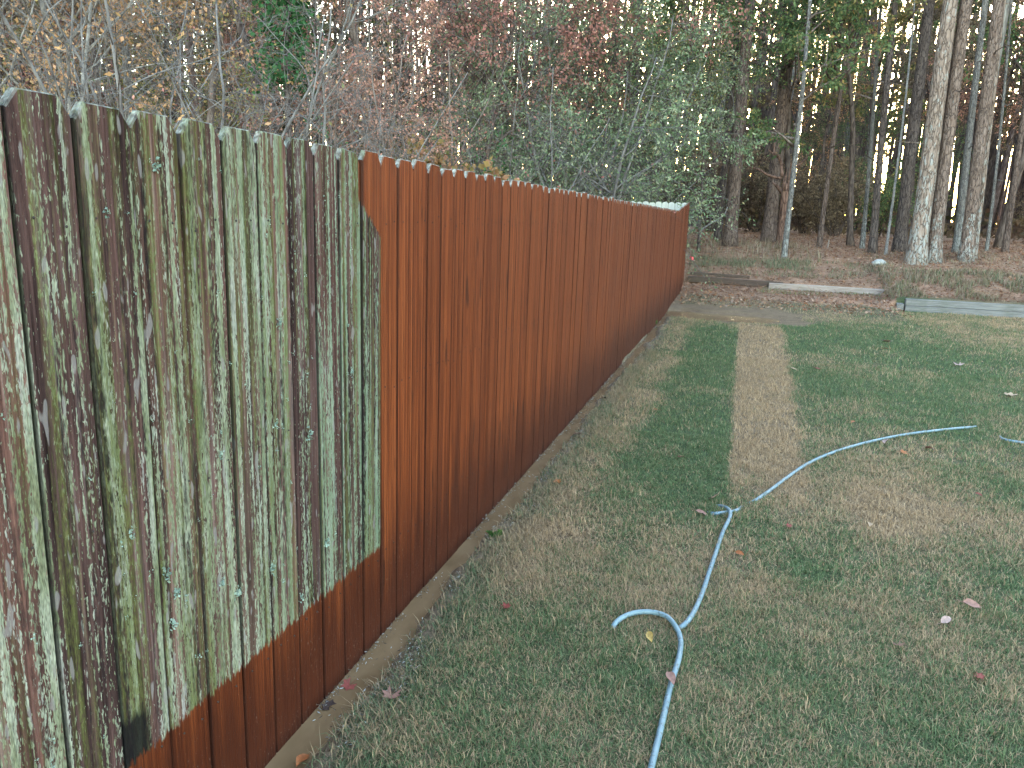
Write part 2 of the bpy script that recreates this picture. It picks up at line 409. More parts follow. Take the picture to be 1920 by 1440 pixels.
def board_mesh(wd, h, th, ear, rng, rounded=False, wav=.0015):
    """dog-eared board standing on z=0, front face towards +X, width along Y, chamfered front edges"""
    if rounded:
        a = np.linspace(0, math.pi, 8); top = [(wd/2*math.cos(t), h-ear+ear*math.sin(t)) for t in a]
        out = [(-wd/2, 0), (wd/2, 0)]+top
    else:
        e1, e2 = ear*(1+.15*(rng.random(2)-.5))
        out = [(-wd/2, 0), (wd/2, 0), (wd/2+rng.normal()*wav, h*.35), (wd/2+rng.normal()*wav, h*.7), (wd/2, h-e1), (wd/2-e1*.78, h), (-wd/2+e2*.78, h+rng.normal()*.002), (-wd/2, h-e2), (-wd/2+rng.normal()*wav, h*.7), (-wd/2+rng.normal()*wav, h*.35)]
    n = len(out); o = np.array(out); c = .0028
    ctr = np.array([0, h*.5]); inn = o.copy()
    inn[:, 0] -= np.sign(o[:, 0])*c; inn[:, 1] = np.where(o[:, 1] > h*.9, o[:, 1]-c, np.where(o[:, 1] < .01, o[:, 1]+c, o[:, 1]))
    V = [(th, a, b) for a, b in inn]+[(th-c, a, b) for a, b in o]+[(0, a, b) for a, b in o]
    Q = []
    for i in range(n):
        j = (i+1) % n
        Q.append((i, n+i, n+j, j)); Q.append((n+i, 2*n+i, 2*n+j, n+j))
    me = bpy.data.meshes.new('plank')
    me.from_pydata(V, [], [tuple(range(n))]+[q for q in Q]+[tuple(range(3*n-1, 2*n-1, -1))])
    me.update()
    return me
def timber_box(L, W, H, bev=.006):
    """squared timber with chamfered long edges, along +X from 0 to L"""
    prof = [(-W/2+bev, 0), (W/2-bev, 0), (W/2, bev), (W/2, H-bev), (W/2-bev, H), (-W/2+bev, H), (-W/2, H-bev), (-W/2, bev)]
    k = len(prof); V = [(s, a, b) for s in np.linspace(0, L, 5) for a, b in prof]
    V = [(v[0], v[1]+.006*math.sin(v[0]*1.7+1), v[2]+.005*math.sin(v[0]*2.3)) for v in V]
    F = [tuple(range(k))[::-1], tuple(range(4*k, 5*k))]
    for s in range(4):
        for i in range(k):
            j = (i+1) % k; F.append((s*k+i, s*k+j, (s+1)*k+j, (s+1)*k+i))
    me = bpy.data.meshes.new('timber'); me.from_pydata(V, [], F); me.update(); return me

PITCHB = .1465
fence = link('side_fence', None, label='long tall board fence, mossy at the near end and washed red-brown beyond', category='fence')
fence.location = (FENCE_X, 0, 0)
r2 = np.random.default_rng(11)
y0 = 2.555-PITCHB*22
boards = []
i = 0; yy = y0
while yy < 18.25:
    wd = PITCHB-.0036-abs(r2.normal())*.0016
    yc = yy+PITCHB/2
    base = float(np.interp(yc, [0, 14.3, 15.2, 16.8, 17.75, 18.3], [-.03, -.03, .045, .09, .13, .30]))
    if 9.0 < yc < 11.6: base += .025+.02*r2.random()
    topz = float(np.interp(yc, [0, 15.45, 17.7, 18.3], [1.828, 1.856, 2.055, 2.085]))+r2.normal()*.004
    lumpy = yc < 2.55
    th = .017+.002*r2.random()
    me = board_mesh(wd, topz-base, th, .034, r2, wav=.0022 if lumpy else .0009)
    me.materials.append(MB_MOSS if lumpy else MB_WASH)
    o = link('plank', me, fence, loc=(r2.normal()*(.0018 if lumpy else .0012), yc+r2.normal()*.0006, base),
             rot=(r2.normal()*.0012, r2.normal()*.0012, r2.normal()*(.011 if lumpy else .007)))
    boards.append((yc, topz, o)); yy += PITCHB; i += 1
rail_wood = M('rail_wood'); pp = rail_wood.pos()
rail_wood = rail_wood.done(rail_wood.ramp(rail_wood.noise(rail_wood.mapv(pp, (8, 1, 8)), 6, 4), [(.3, (.10, .08, .065)), (.7, (.22, .185, .155))]), .9, .1)
for rz in (.28, .95, 1.56):
    me = timber_box(17.0, .038, .088, .003); me.materials.append(rail_wood)
    link('rail', me, fence, loc=(-.024, -.6, rz), rot=(0, 0, math.pi/2))
for py in np.arange(-.3, 18, 2.44):
    me = timber_box(1.85, .089, .089, .004); me.materials.append(rail_wood)
    link('post', me, fence, loc=(-.135, py, -.05), rot=(0, -math.pi/2, 0))
# nail heads: two rows of dark dots on every board
nv = Geo()
for yc, topz, o in boards:
    if yc > 9: break
    for rz in (.325, .985, 1.60):
        for dy in (-.036, .036):
            cy, cz = yc+dy+r2.normal()*.004, rz+r2.normal()*.012
            a = np.arange(6)*math.pi/3; rr = .0034
            V = [(.0255, cy, cz)]+[(.0215, cy+rr*math.cos(t), cz+rr*math.sin(t)) for t in a]
            nv.add(V, None, [(0, 1+k, 1+(k+1) % 6) for k in range(6)])
nm = M('rusty_nail').done((.022, .016, .014), .7, .3)
link('nail_heads', nv.mesh('nail_heads', [nm]), fence, kind='stuff')
# leafy lichen tufts standing off the unwashed boards
lv = Geo()
spots = [(1.62, 1.01), (1.87, 1.03), (1.30, .92), (1.43, .71), (1.41, .64), (1.60, .66), (1.83, .60), (1.66, .60), (1.98, .43), (1.40, .78), (1.9, 1.32), (2.05, .95), (1.30, 1.62), (1.45, 1.72), (2.14, .55), (2.33, 1.1)]
for k in range(90):
    spots.append((1.0+1.5*r2.random(), .42+1.35*r2.random()))
for (sy, sz) in spots:
    if sz < .42: continue
    big = (spots.index((sy, sz)) < 16); R = (.011 if big else .0055)*(.7+.6*r2.random())
    nn = 26 if big else 9
    P = np.stack([np.full(nn, .0205), sy+r2.normal(size=nn)*R*.55, sz+r2.normal(size=nn)*R*.75], -1)
    d = np.stack([np.full(nn, .8), r2.normal(size=nn), r2.normal(size=nn)], -1)
    V, Q, rr = leaf_quads(P, R*.75, r2, .8, 0, d)
    lv.add(V, Q, None, rr)
lm = foliage_mat('leafy_lichen', [(0, (0.1500, 0.2250, 0.1800)), (.5, (0.2550, 0.3300, 0.3000)), (1, (0.3000, 0.3750, 0.3000))], .2, .9)
link('lichen_tufts', lv.mesh('lichen_tufts', [lm], with_rnd=True), fence, kind='stuff')

back = link('back_fence', None, label='pale bleached board fence behind the far corner, only its tops showing', category='fence')
back.location = (FENCE_X, 18.33, 0)
for k in range(26):
    me = board_mesh(.141, 1.86, .017, .05, r2, rounded=True); me.materials.append(MB_BACK)
    xx = -.09-k*.147
    link('plank', me, back, loc=(xx, r2.normal()*.002, .22+r2.normal()*.008), rot=(0, 0, -math.pi/2+r2.normal()*.02))
for rz in (.5, 1.15, 1.8):
    me = timber_box(3.85, .038, .088, .003); me.materials.append(rail_wood)
    link('rail', me, back, loc=(-3.86, .021, rz))
for px in (-3.6, -1.3):
    me = timber_box(1.95, .089, .089, .004); me.materials.append(rail_wood)
    link('post', me, back, loc=(px, .09, .1), rot=(0, -math.pi/2, 0))

# ------------------------------------------------------------------ landscape timbers at the top of the lawn
def timber_material(name, ca, cb, moss):
    m = M(name); tc = m.n('TexCoord').outputs['Object']
    n1 = m.noise(m.mapv(tc, (1.2, 22, 22)), 3, 4, .65); n2 = m.noise(tc, 4.5, 3); n3 = m.noise(m.mapv(tc, (.8, 60, 60)), 3, 3, .6)
    c = m.mix(m.mr(n1, .3, .7), ca, cb)
    c = m.mix(1.0, c, m.ramp(n3, [(.3, .6), (.6, 1.1)]), 'MULTIPLY')
    c = m.mix(m.math('MULTIPLY', m.mr(n2, .5, .65), moss), c, (.075, .085, .05))
    return m.done(c, .88, .2, m.bump(m.math('ADD', n1, n3), .6, .01))
T_BROWN = timber_material('brown_timber', (.045, .030, .024), (.105, .072, .058), .15)
T_PINK = timber_material('pale_timber', (0.1920, 0.1440, 0.1240), (0.3440, 0.2880, 0.2600), .15)
T_GREY = timber_material('grey_timber', (.105, .100, .098), (.215, .205, .200), .25)
def timber(p0, p1, H, W, mat, label, sink=.0, lift=0.0, group='landscape timbers edging the lawn'):
    p0 = np.array(p0, float); p1 = np.array(p1, float); d = p1-p0; L = float(np.linalg.norm(d))
    me = timber_box(L, W, H); me.materials.append(mat)
    o = link('landscape_timber', me, label=label, category='timber', group=group, loc=p0+np.array([0, 0, lift-sink]))
    o.rotation_euler = (0, -math.asin(d[2]/L), math.atan2(d[1], d[0]))
    return o
def on_ground(x, y, z=None): return (x, y, float(terrain(x, y)) if z is None else z)
timber((-1.20, 19.17, .245), (.98, 19.12, .225), .135, .14, T_BROWN, 'long brown timber running from the fence corner along the bank')
timber((-1.18, 19.48, .375), (.22, 19.44, .365), .08, .12, T_BROWN, 'thin brown timber lying just behind the long brown one near the fence corner')
timber((.66, 18.93, .195), (3.12, 19.02, .19), .14, .15, T_PINK, 'pale pinkish timber lying loose in the middle of the bank')
timber((3.34, 17.64, -.02), (8.9, 17.78, -.02), .135, .135, T_GREY, 'grey timber forming the lower course of the low wall at right')
timber((3.34, 17.66, .121), (9.0, 17.80, .121), .135, .135, T_GREY, 'grey timber forming the upper course of the low wall at right')
timber((3.24, 18.75, .10), (3.245, 17.60, .0), .14, .13, T_GREY, 'short greenish timber turning back at the end of the low grey wall')

# ------------------------------------------------------------------ garden hose
def catmull(P, n=10):
    P = np.asarray(P, float); P = np.concatenate([[2*P[0]-P[1]], P, [2*P[-1]-P[-2]]]); out = []
    t = np.linspace(0, 1, n, endpoint=False)[:, None]
    for i in range(1, len(P)-2):
        a, b, c, d = P[i-1:i+3]
        out.append(.5*((2*b)+(c-a)*t+(2*a-5*b+4*c-d)*t**2+(-a+3*b-3*c+d)*t**3))
    return np.concatenate(out+[P[-2:-1]])
HR = .0108
hp = [(1060, 2250, .03), (1130, 1850, .03), (1180, 1640, .03), (1205, 1520, .03), (1222, 1440, .03), (1240, 1362, .03), (1257, 1290, .03), (1272, 1240, .03), (1276, 1205, .032), (1268, 1178, .045), (1250, 1160, .05), (1222, 1149, .046), (1190, 1151, .04), (1164, 1161, .034), (1150, 1175, .012),
      (1160, 1185, -.03), (1210, 1190, -.035), (1250, 1186, -.02), (1272, 1180, .006), (1290, 1164, .024), (1304, 1143, .025), (1318, 1110, .025), (1330, 1074, .026), (1343, 1035, .026), (1355, 1000, .028), (1368, 972, .034), (1367, 958, .04), (1352, 950, .012),
      (1330, 952, -.03), (1322, 960, -.02), (1338, 964, .012), (1356, 963, .012), (1380, 958, .012), (1395, 950, -.012), (1404, 946, -.006), (1418, 938, .02), (1440, 923, .024), (1470, 901, .024), (1510, 873, .024), (1558, 850, .024), (1620, 831, .024), (1690, 817, .023), (1760, 807, .023), (1812, 802, .018), (1842, 801, -.02),
      (1870, 812, -.03), (1880, 824, .014), (1920, 831, .024), (1980, 838, .024), (2060, 842, .024), (2180, 850, .024), (2330, 880, .024), (2480, 950, .024)]
HP = np.array([at(a, b, c*.62 if c > 0 else c) for a, b, c in hp])
hose_curve = catmull(HP, 12)
ho = Geo(); ho.tube(hose_curve, HR, 12)
m = M('blue_grey_hose'); p = m.pos(); n1 = m.noise(p, 60, 3); n2 = m.noise(p, 14, 3)
c = m.mix(m.mr(n2, .35, .65), (.105, .165, .200), (.140, .205, .240))
c = m.mix(m.math('MULTIPLY', m.mr(n1, .56, .66), .65), c, (.05, .048, .04))
hose_mat = m.done(c, .42, .45, m.bump(n1, .2, .002))
link('garden_hose', ho.mesh('garden_hose', [hose_mat], True), label='blue-grey rubber hose curling through the grass', category='hose')

# ------------------------------------------------------------------ grass of the lawn
def in_view(P, margin):
    d = P-np.array([0, 0, CAM_H]); zf = d@cf
    u = 960+FPX*(d@cr)/np.maximum(zf, .05); v = 720-FPX*(d@cu)/np.maximum(zf, .05)
    return (zf > .1) & (u > -margin) & (u < 1920+margin) & (v < 1440+margin)
GV, GQ, GT, GC = [], [], [], []; gn = 0
def blades(n, ylo, yhi, xlo, xhi, length, width, seg, margin, seed, flat=1.25, mudk=1.04, outside=False):
    global gn
    r = np.random.default_rng(seed)
    x = xlo+(xhi-xlo)*r.random(n); y = ylo+(yhi-ylo)*r.random(n)
    P = np.stack([x, y, np.zeros(n)], -1)
    mud = mud_amount(x, y)
    reach = 60+(margin-120)*3.0*r.random(n)**1.6      # the dense turf thins out gradually at the sides
    ok = (~in_view(P, reach) if outside else in_view(P, reach)) & (x > -1.13) & (r.random(n) > mud*mudk) & (y < np.where(x > 3.2, 17.66, 16.6+.8*r.random(n)))
    clump = vnoise(x*14, y*14, 77)
    ok &= r.random(n) < .45+.75*clump
    # thin, worn ground where the lawn meets the bank
    ok &= ~((y > 14.6) & (x < 3.0) & (r.random(n) < sstep(14.2, 16.2, y)*.8))
    x, y = x[ok], y[ok]; n = len(x)
    z = terrain(x, y)
    g = greenness(x, y)
    isg = r.random(n) < g*.92
    shade = (.70+.6*r.random(n))[:, None]
    k = r.random(n)[:, None]
    col = np.where(isg[:, None], GRN*(1-k)+GRN2*k, STRAW2*(1-k)+STRAW*k)*shade
    # cooler, greyer grass towards the trench
    fr = sstep(-.85, -1.0, x)[:, None]*(y < 12)[:, None]
    col = col*(1-fr*.25)+np.array([.07, .085, .07])*fr*.25
    az = r.random(n)*2*math.pi+1.6*(vnoise(x*6, y*6, 91)-.5)
    lean = flat*(.25+.95*r.random(n))
    L = length*(.55+.9*r.random(n))*(.75+.5*clump[ok])
    dx, dy = np.cos(az), np.sin(az); sx, sy = -dy, dx
    W = width*(.7+.6*r.random(n))
    b = np.stack([x, y, z-.004], -1)
    sd_ = np.stack([sx, sy, 0*sx], -1)*W[:, None]*.5
    l1 = np.stack([dx*np.sin(lean*.6), dy*np.sin(lean*.6), np.cos(lean*.6)], -1)*L[:, None]*.55
    l2 = np.stack([dx*np.sin(lean*1.5), dy*np.sin(lean*1.5), np.cos(lean*1.5)], -1)*L[:, None]*.5
    curl = r.normal(size=(n, 3))*L[:, None]*.22
    base = gn
    if seg == 2:
        V = np.stack([b-sd_, b+sd_, b+l1+sd_*.8, b+l1-sd_*.8, b+l1+l2+curl], 1).reshape(-1, 3)
        i = base+np.arange(n)*5
        GQ.append(np.stack([i, i+1, i+2, i+3], -1)); GT.append(np.stack([i+3, i+2, i+4], -1)); kk = 5
    else:
        V = np.stack([b-sd_, b+sd_, b+l1+l2*.8+curl], 1).reshape(-1, 3)
        i = base+np.arange(n)*3; GT.append(np.stack([i, i+1, i+2], -1)); kk = 3
    GV.append(V); GC.append(np.repeat(col, kk, axis=0)); gn += len(V)
blades(385000, 1.3, 3.6, -1.1, 2.3, .027, .0030, 2, 260, 1)
blades(295000, 3.5, 6.0, -1.1, 3.8, .029, .0040, 2, 260, 2)
blades(370000, 5.9, 10.0, -1.1, 5.6, .032, .0070, 1, 260, 3)
blades(350000, 9.8, 18.0, -1.1, 8.4, .036, .0110, 1, 260, 4)
blades(330000, -1.5, 17.6, -1.1, 11.5, .030, .0080, 1, 260, 6, outside=True)
blades(52000, 1.3, 10.0, -1.14, -.93, .046, .0034, 2, 120, 5, 1.5, .80)
grass_mat = vcol_mat('grass_blades')
link('lawn_grass', mesh_np('lawn_grass', np.concatenate(GV), np.concatenate(GQ), np.concatenate(GT), [grass_mat], col=np.concatenate(GC)),
     kind='stuff', label='patchy dormant lawn grass, green and straw coloured', category='grass')

# rank weeds and dry grass on the bank
GV, GQ, GT, GC = [], [], [], []; gn = 0
def weeds(n, cx, cy, rx, ry, L0, W0, cols, seed):
    global gn
    r = np.random.default_rng(seed)
    x = cx+rx*(2*r.random(n)-1); y = cy+ry*(2*r.random(n)-1)
    ok = vnoise(x*2.6, y*2.6, seed) > .38; x, y = x[ok], y[ok]; n = len(x)
    z = terrain(x, y); az = r.random(n)*2*math.pi; ln = .2+.9*r.random(n); L = L0*(.4+.9*r.random(n)); W = W0*(.6+.8*r.random(n))
    dx, dy = np.cos(az), np.sin(az)
    b = np.stack([x, y, z-.01], -1); s = np.stack([-dy, dx, 0*dx], -1)*W[:, None]*.5
    t1 = np.stack([dx*np.sin(ln*.5), dy*np.sin(ln*.5), np.cos(ln*.5)], -1)*L[:, None]*.55
    t2 = np.stack([dx*np.sin(ln*1.4), dy*np.sin(ln*1.4), np.cos(ln*1.4)], -1)*L[:, None]*.5
    V = np.stack([b-s, b+s, b+t1+s*.8, b+t1-s*.8, b+t1+t2], 1).reshape(-1, 3)
    i = gn+np.arange(n)*5
    GQ.append(np.stack([i, i+1, i+2, i+3], -1)); GT.append(np.stack([i+3, i+2, i+4], -1))
    C = np.array(cols)[r.integers(0, len(cols), n)]*(.6+.7*r.random(n))[:, None]
    GV.append(V); GC.append(np.repeat(C, 5, axis=0)); gn += len(V)
DRY = [(.25, .18, .13), (.19, .135, .10), (.15, .14, .08), (.28, .22, .165)]
GREENW = [(.13, .15, .09), (.16, .18, .11), (.20, .17, .11)]
weeds(15000, 6.3, 19.2, 3.2, 1.35, .16, .013, DRY+GREENW[:1], 201)
weeds(4500, 1.3, 20.6, 2.6, .9, .12, .012, DRY+GREENW, 202)
weeds(1500, .2, 20.9, 1.5, .5, .18, .010, GREENW, 203)
weeds(1800, 2.0, 18.7, 1.6, .5, .08, .011, GREENW+[(.16, .17, .05)], 204)
weeds(3000, 7.5, 23.5, 4.5, 1.6, .14, .012, DRY, 206)
weeds(2500, -1.5, 23.0, 3.5, 1.6, .30, .012, DRY, 207)
link('bank_weeds', mesh_np('bank_weeds', np.concatenate(GV), np.concatenate(GQ), np.concatenate(GT), [grass_mat], col=np.concatenate(GC)),
     kind='stuff', label='dry weeds and rough grass covering the bank', category='weeds')

# leaf litter and pine straw on the bank and the forest floor
r3 = np.random.default_rng(33)
n = 52000
lx = -6+20*r3.random(n); ly = 15.6+18*r3.random(n)**1.35
ok = ((lx > 3.25) & (ly > 17.85)) | ((lx <= 3.25) & (ly > 15.6+1.2*r3.random(n))); lx, ly = lx[ok], ly[ok]; n = len(lx)
P = np.stack([lx, ly, terrain(lx, ly)+.008+.012*r3.random(n)], -1)
d = r3.normal(size=(n, 3)); d[:, 2] *= .25
V, Q, rr = leaf_quads(P, .062, r3, .55, 0, d*2)
ncol = np.array([(.26, .145, .09), (.20, .10, .06), (.13, .07, .048), (.30, .20, .15), (.22, .155, .125), (.22, .115, .085)])[r3.integers(0, 6, n)]*(.6+.7*r3.random(n))[:, None]
n2_ = 36000
sx_ = -6+20*r3.random(n2_); sy_ = 17.9+16*r3.random(n2_)**1.3
P2 = np.stack([sx_, sy_, terrain(sx_, sy_)+.012+.02*r3.random(n2_)], -1)
d2 = r3.normal(size=(n2_, 3)); d2[:, 2] *= .2
V2, Q2, _ = leaf_quads(P2, .17, r3, .055, 0, d2*2)
nc2 = np.array([(.22, .125, .085), (.16, .085, .06), (.27, .18, .14)])[r3.integers(0, 3, n2_)]*(.6+.7*r3.random(n2_))[:, None]
link('leaf_litter', mesh_np('leaf_litter', np.concatenate([V, V2]), np.concatenate([Q, Q2+len(V)]), None, [vcol_mat('dead_leaves', .15, .8)], col=np.concatenate([np.repeat(ncol, 4, axis=0), np.repeat(nc2, 4, axis=0)])),
     kind='stuff', label='brown leaf litter and pine straw under the trees', category='leaf litter')

# pale wood fibre washed off the boards, lying along the trench
r4 = np.random.default_rng(44)
n = 13000
fy_ = 1.2+13*r4.random(n)**1.5
e = -1.095+.090*(fbm(fy_*2.1, fy_*0+3.3, 5, 3)-.5)*2
fx_ = np.where(r4.random(n) < .2, FENCE_X+.024+.016*np.abs(r4.normal(size=n)), e+.03+.045*r4.normal(size=n))
ok = (fx_ > FENCE_X+.022) & (vnoise(fy_*5, fx_*5, 81) > .42); fx_, fy_ = fx_[ok], fy_[ok]; n = len(fx_)
P = np.stack([fx_, fy_, np.maximum(terrain(fx_, fy_), -.026)+.004+.012*r4.random(n)], -1)
d = r4.normal(size=(n, 3)); d[:, 2] *= .3; d[:, 1] *= 1.5
V, Q, rr = leaf_quads(P, .0135, r4, .26, 0, d*2)
fc = np.array([(.24, .22, .20), (.36, .35, .335), (.17, .135, .11), (.11, .085, .065), (.09, .065, .05)])[r4.integers(0, 5, n)]
link('wood_fibre', mesh_np('wood_fibre', V, Q, None, [vcol_mat('wet_fibre', .2, .5, .4)], col=np.repeat(fc, 4, axis=0)),
     kind='stuff', label='pale wood fibre and grit washed against the edge of the trench', category='debris')

# ------------------------------------------------------------------ trees
def bark_material(name, stops, lichen=0.0, plates=9.0, sun=None):
    m = M(name); tc = m.n('TexCoord').outputs['Object']; x, y, z = m.sep(tc)
    v = m.mapv(tc, (plates, plates, plates*.28))
    vo = m.n('TexVoronoi', dict(feature='DISTANCE_TO_EDGE'), Vector=m.n('VectorMath', dict(operation='ADD'), i0=v, i1=m.n('TexNoise', Vector=v, Scale=2.0).outputs[1]).outputs[0], Scale=1.6).outputs[0]
    n1 = m.noise(m.mapv(tc, (30, 30, 6)), 1, 5, .65); n2 = m.noise(m.mapv(tc, (5, 5, 1.2)), 1, 4, .6)
    c = m.ramp(m.math('ADD', m.math('MULTIPLY', n1, .6), m.math('MULTIPLY', n2, .4)), stops)
    c = m.mix(m.mr(vo, .0, .10, .8, 0), c, tuple(.3*k for k in stops[0][1]))
    if lichen:
        hi = m.mr(z, .0, 2.0, .45, .64) if lichen < 2 else m.mr(z, 0, 4, .46, .57)
        lic = m.mr(m.math('SUBTRACT', m.noise(m.mapv(tc, (11, 11, 4.5)), 1, 5, .72), hi), .0, .035)
        lic = m.math('MULTIPLY', lic, m.mr(vo, .02, .08))
        c = m.mix(m.math('MULTIPLY', lic, .75), c, m.ramp(n1, [(.3, (.17, .175, .165)), (.7, (.31, .315, .30))]))
    h = m.math('ADD', m.math('MULTIPLY', m.mr(vo, 0, .16), .7), m.math('MULTIPLY', n1, .4))
    return m.done(c, .92, .1, m.bump(h, .9, .03))
B_PINE = bark_material('pine_bark', [(.30, (.062, .042, .036)), (.5, (.12, .084, .071)), (.7, (.19, .142, .122))])
B_PINEL = bark_material('pine_bark_with_lichen', [(.30, (.072, .048, .039)), (.5, (.145, .102, .084)), (.7, (.22, .168, .143))], 1.0)
B_PALE = bark_material('pale_bark_with_lichen', [(.30, (.11, .078, .062)), (.5, (.19, .138, .112)), (.7, (.27, .21, .178))], 2.0, 6.0)
B_DARK = bark_material('dark_bark', [(.30, (.045, .034, .031)), (.5, (.092, .070, .063)), (.7, (.155, .122, .11))])
B_GREY = bark_material('grey_bark', [(.30, (.085, .076, .070)), (.5, (.16, .145, .138)), (.7, (.28, .265, .25))], 1.0, 16)
B_TWIG = bark_material('pale_twig_bark', [(.30, (.16, .145, .14)), (.5, (.27, .25, .245)), (.7, (.40, .385, .38))], 0, 30)
B_BROWNTWIG = bark_material('brown_twig_bark', [(.30, (.07, .052, .045)), (.5, (.13, .10, .09)), (.7, (.20, .16, .145))], 0, 30)
B_SNAG = bark_material('split_heartwood', [(.30, (.075, .042, .033)), (.5, (.14, .082, .064)), (.7, (.20, .13, .105))], 0, 5)
def deep_bark(name, a, b):
    m = M(name); tc = m.n('TexCoord').outputs['Object']
    c = m.ramp(m.noise(m.mapv(tc, (14, 14, 3)), 1, 2, .6), [(.35, a), (.65, b)])
    df = m.n('BsdfDiffuse', Color=c); m.t.links.new(df.outputs[0], m.out.inputs[0]); m.t.nodes.remove(m.b); return m.m
D_DARK = deep_bark('deep_dark_bark', (.045, .034, .031), (.13, .10, .09)); D_PINE = deep_bark('deep_pine_bark', (.08, .052, .046), (.20, .145, .13)); D_GREY = deep_bark('deep_grey_bark', (.09, .08, .075), (.24, .225, .21))
D_TWIG = deep_bark('deep_twig_bark', (.072, .064, .062), (.175, .162, .158)); D_BTWIG = deep_bark('deep_brown_twig_bark', (.075, .055, .048), (.185, .148, .132))
L_ORANGE = foliage_mat('orange_leaves', [(0, (0.132, 0.103, 0.050)), (.3, (0.305, 0.189, 0.090)), (.6, (0.452, 0.256, 0.133)), (.85, (0.530, 0.306, 0.184)), (1, (0.230, 0.140, 0.097))])
L_MAPLE = foliage_mat('maple_leaves', [(0, (.12, .14, .05)), (.3, (.30, .22, .08)), (.65, (.42, .25, .12)), (1, (.38, .22, .14))], .4)
L_YELLOW = foliage_mat('yellow_green_leaves', [(0, (0.073, 0.094, 0.038)), (.4, (0.154, 0.166, 0.068)), (.75, (0.269, 0.238, 0.096)), (1, (0.389, 0.274, 0.115))])
L_RED = foliage_mat('russet_leaves', [(0, (0.160, 0.086, 0.064)), (.35, (0.307, 0.160, 0.126)), (.7, (0.394, 0.203, 0.164)), (.9, (0.436, 0.190, 0.160)), (1, (0.154, 0.117, 0.068))])
L_GREEN = foliage_mat('green_leaves', [(0, (0.056, 0.095, 0.044)), (.5, (0.101, 0.153, 0.070)), (.85, (0.161, 0.213, 0.095)), (.95, (0.294, 0.254, 0.096)), (1, (0.376, 0.257, 0.099))])
L_SILVER = foliage_mat('silvery_green_leaves', [(0, (0.088, 0.132, 0.069)), (.4, (0.148, 0.202, 0.112)), (.75, (0.241, 0.289, 0.175)), (.95, (0.357, 0.369, 0.254)), (1, (0.332, 0.268, 0.108))])
L_IVY = foliage_mat('ivy_leaves', [(0, (0.022, 0.060, 0.024)), (.6, (0.038, 0.102, 0.042)), (1, (0.066, 0.138, 0.060))], .15, .4)
L_NEEDLE = foliage_mat('pine_needles', [(0, (0.034, 0.050, 0.025)), (.6, (0.061, 0.079, 0.038)), (1, (0.127, 0.108, 0.055))], .2)
L_BROWN = foliage_mat('brown_leaves', [(0, (0.085, 0.066, 0.047)), (.5, (0.168, 0.121, 0.083)), (1, (0.247, 0.181, 0.125))])

def rot_about(d, ang, az, rng):
    d = d/np.linalg.norm(d); ref = np.array([0, 0, 1.]) if abs(d[2]) < .9 else np.array([1., 0, 0])
    a = np.cross(d, ref); a /= np.linalg.norm(a); b = np.cross(d, a)
    return d*math.cos(ang)+(a*math.cos(az)+b*math.sin(az))*math.sin(ang)
def grow(g, anchors, rng, p, d, L, r, lev, cfg):
    """one branch and its children; anchors collects (point, direction) for leaves"""
    n = max(3, int(L/cfg['seg'][lev])+1); d = d/np.linalg.norm(d)
    P = [np.array(p, float)]; D = [d]
    for k in range(n):
        d = d+rng.normal(size=3)*cfg['wander'][lev]; d[2] += cfg['up'][lev]; d /= np.linalg.norm(d)
        P.append(P[-1]+d*L/n); D.append(d)
    P = np.array(P); t = np.linspace(0, 1, len(P)); R = r*(1-t*cfg['taper'][lev]); R = np.maximum(R, cfg['rmin'])
    if lev == 0 and cfg.get('flare'): R = R*(1+cfg['flare']*np.exp(-t*L/.22))
    g.tube(P, R, cfg['sides'][lev], cap=lev < 2)
    if lev < cfg['levels']:
        for k in range(int(cfg['kids'][lev]*(.8+.4*rng.random()))):
            s = cfg['from'][lev]+(1-cfg['from'][lev])*rng.random()
            i = min(int(s*(len(P)-1)), len(P)-2); f = s*(len(P)-1)-i
            q = P[i]*(1-f)+P[i+1]*f; rr = R[i]*(1-f)+R[i+1]*f
            ang = math.radians(cfg['ang'][lev]*(.7+.6*rng.random()))
            cd = rot_about(D[i], ang, rng.random()*2*math.pi, rng)
            grow(g, anchors, rng, q, cd, L*cfg['ratio'][lev]*(.6+.7*rng.random())*(1.25-.65*s), rr*cfg['rr'][lev], lev+1, cfg)
    if lev >= cfg['leaflev']:
        for k in range(1, len(P)): anchors.append((P[k], D[k], P[k-1]))
BASE = dict(seg=[.5, .3, .18, .14], wander=[.06, .12, .17, .2], up=[.02, .03, .0, -.02], taper=[.7, .75, .7, .6], rmin=.0018, sides=[8, 5, 3, 3], levels=3,
            kids=[12, 7, 5], ang=[50, 45, 45], ratio=[.42, .45, .5], rr=[.5, .55, .6], leaflev=2, flare=.5)
BASE['from'] = [.3, .2, .15]
def cfgd(**k):
    c = dict(BASE)
    for a, b in k.items(): c[a] = b
    return c
def leaves_from(anchors, nleaf, size, rng, aspect=.5, droop=.4, spread=.10):
    A = np.array([a[0] for a in anchors]); D = np.array([a[1] for a in anchors]); P0 = np.array([a[2] for a in anchors])
    k = rng.integers(0, len(A), nleaf); f = rng.random(nleaf)[:, None]
    P = A[k]*f+P0[k]*(1-f)+rng.normal(size=(nleaf, 3))*spread*.35
    return leaf_quads(P, size, rng, aspect, droop, D[k]*.7)
PROTO = {}
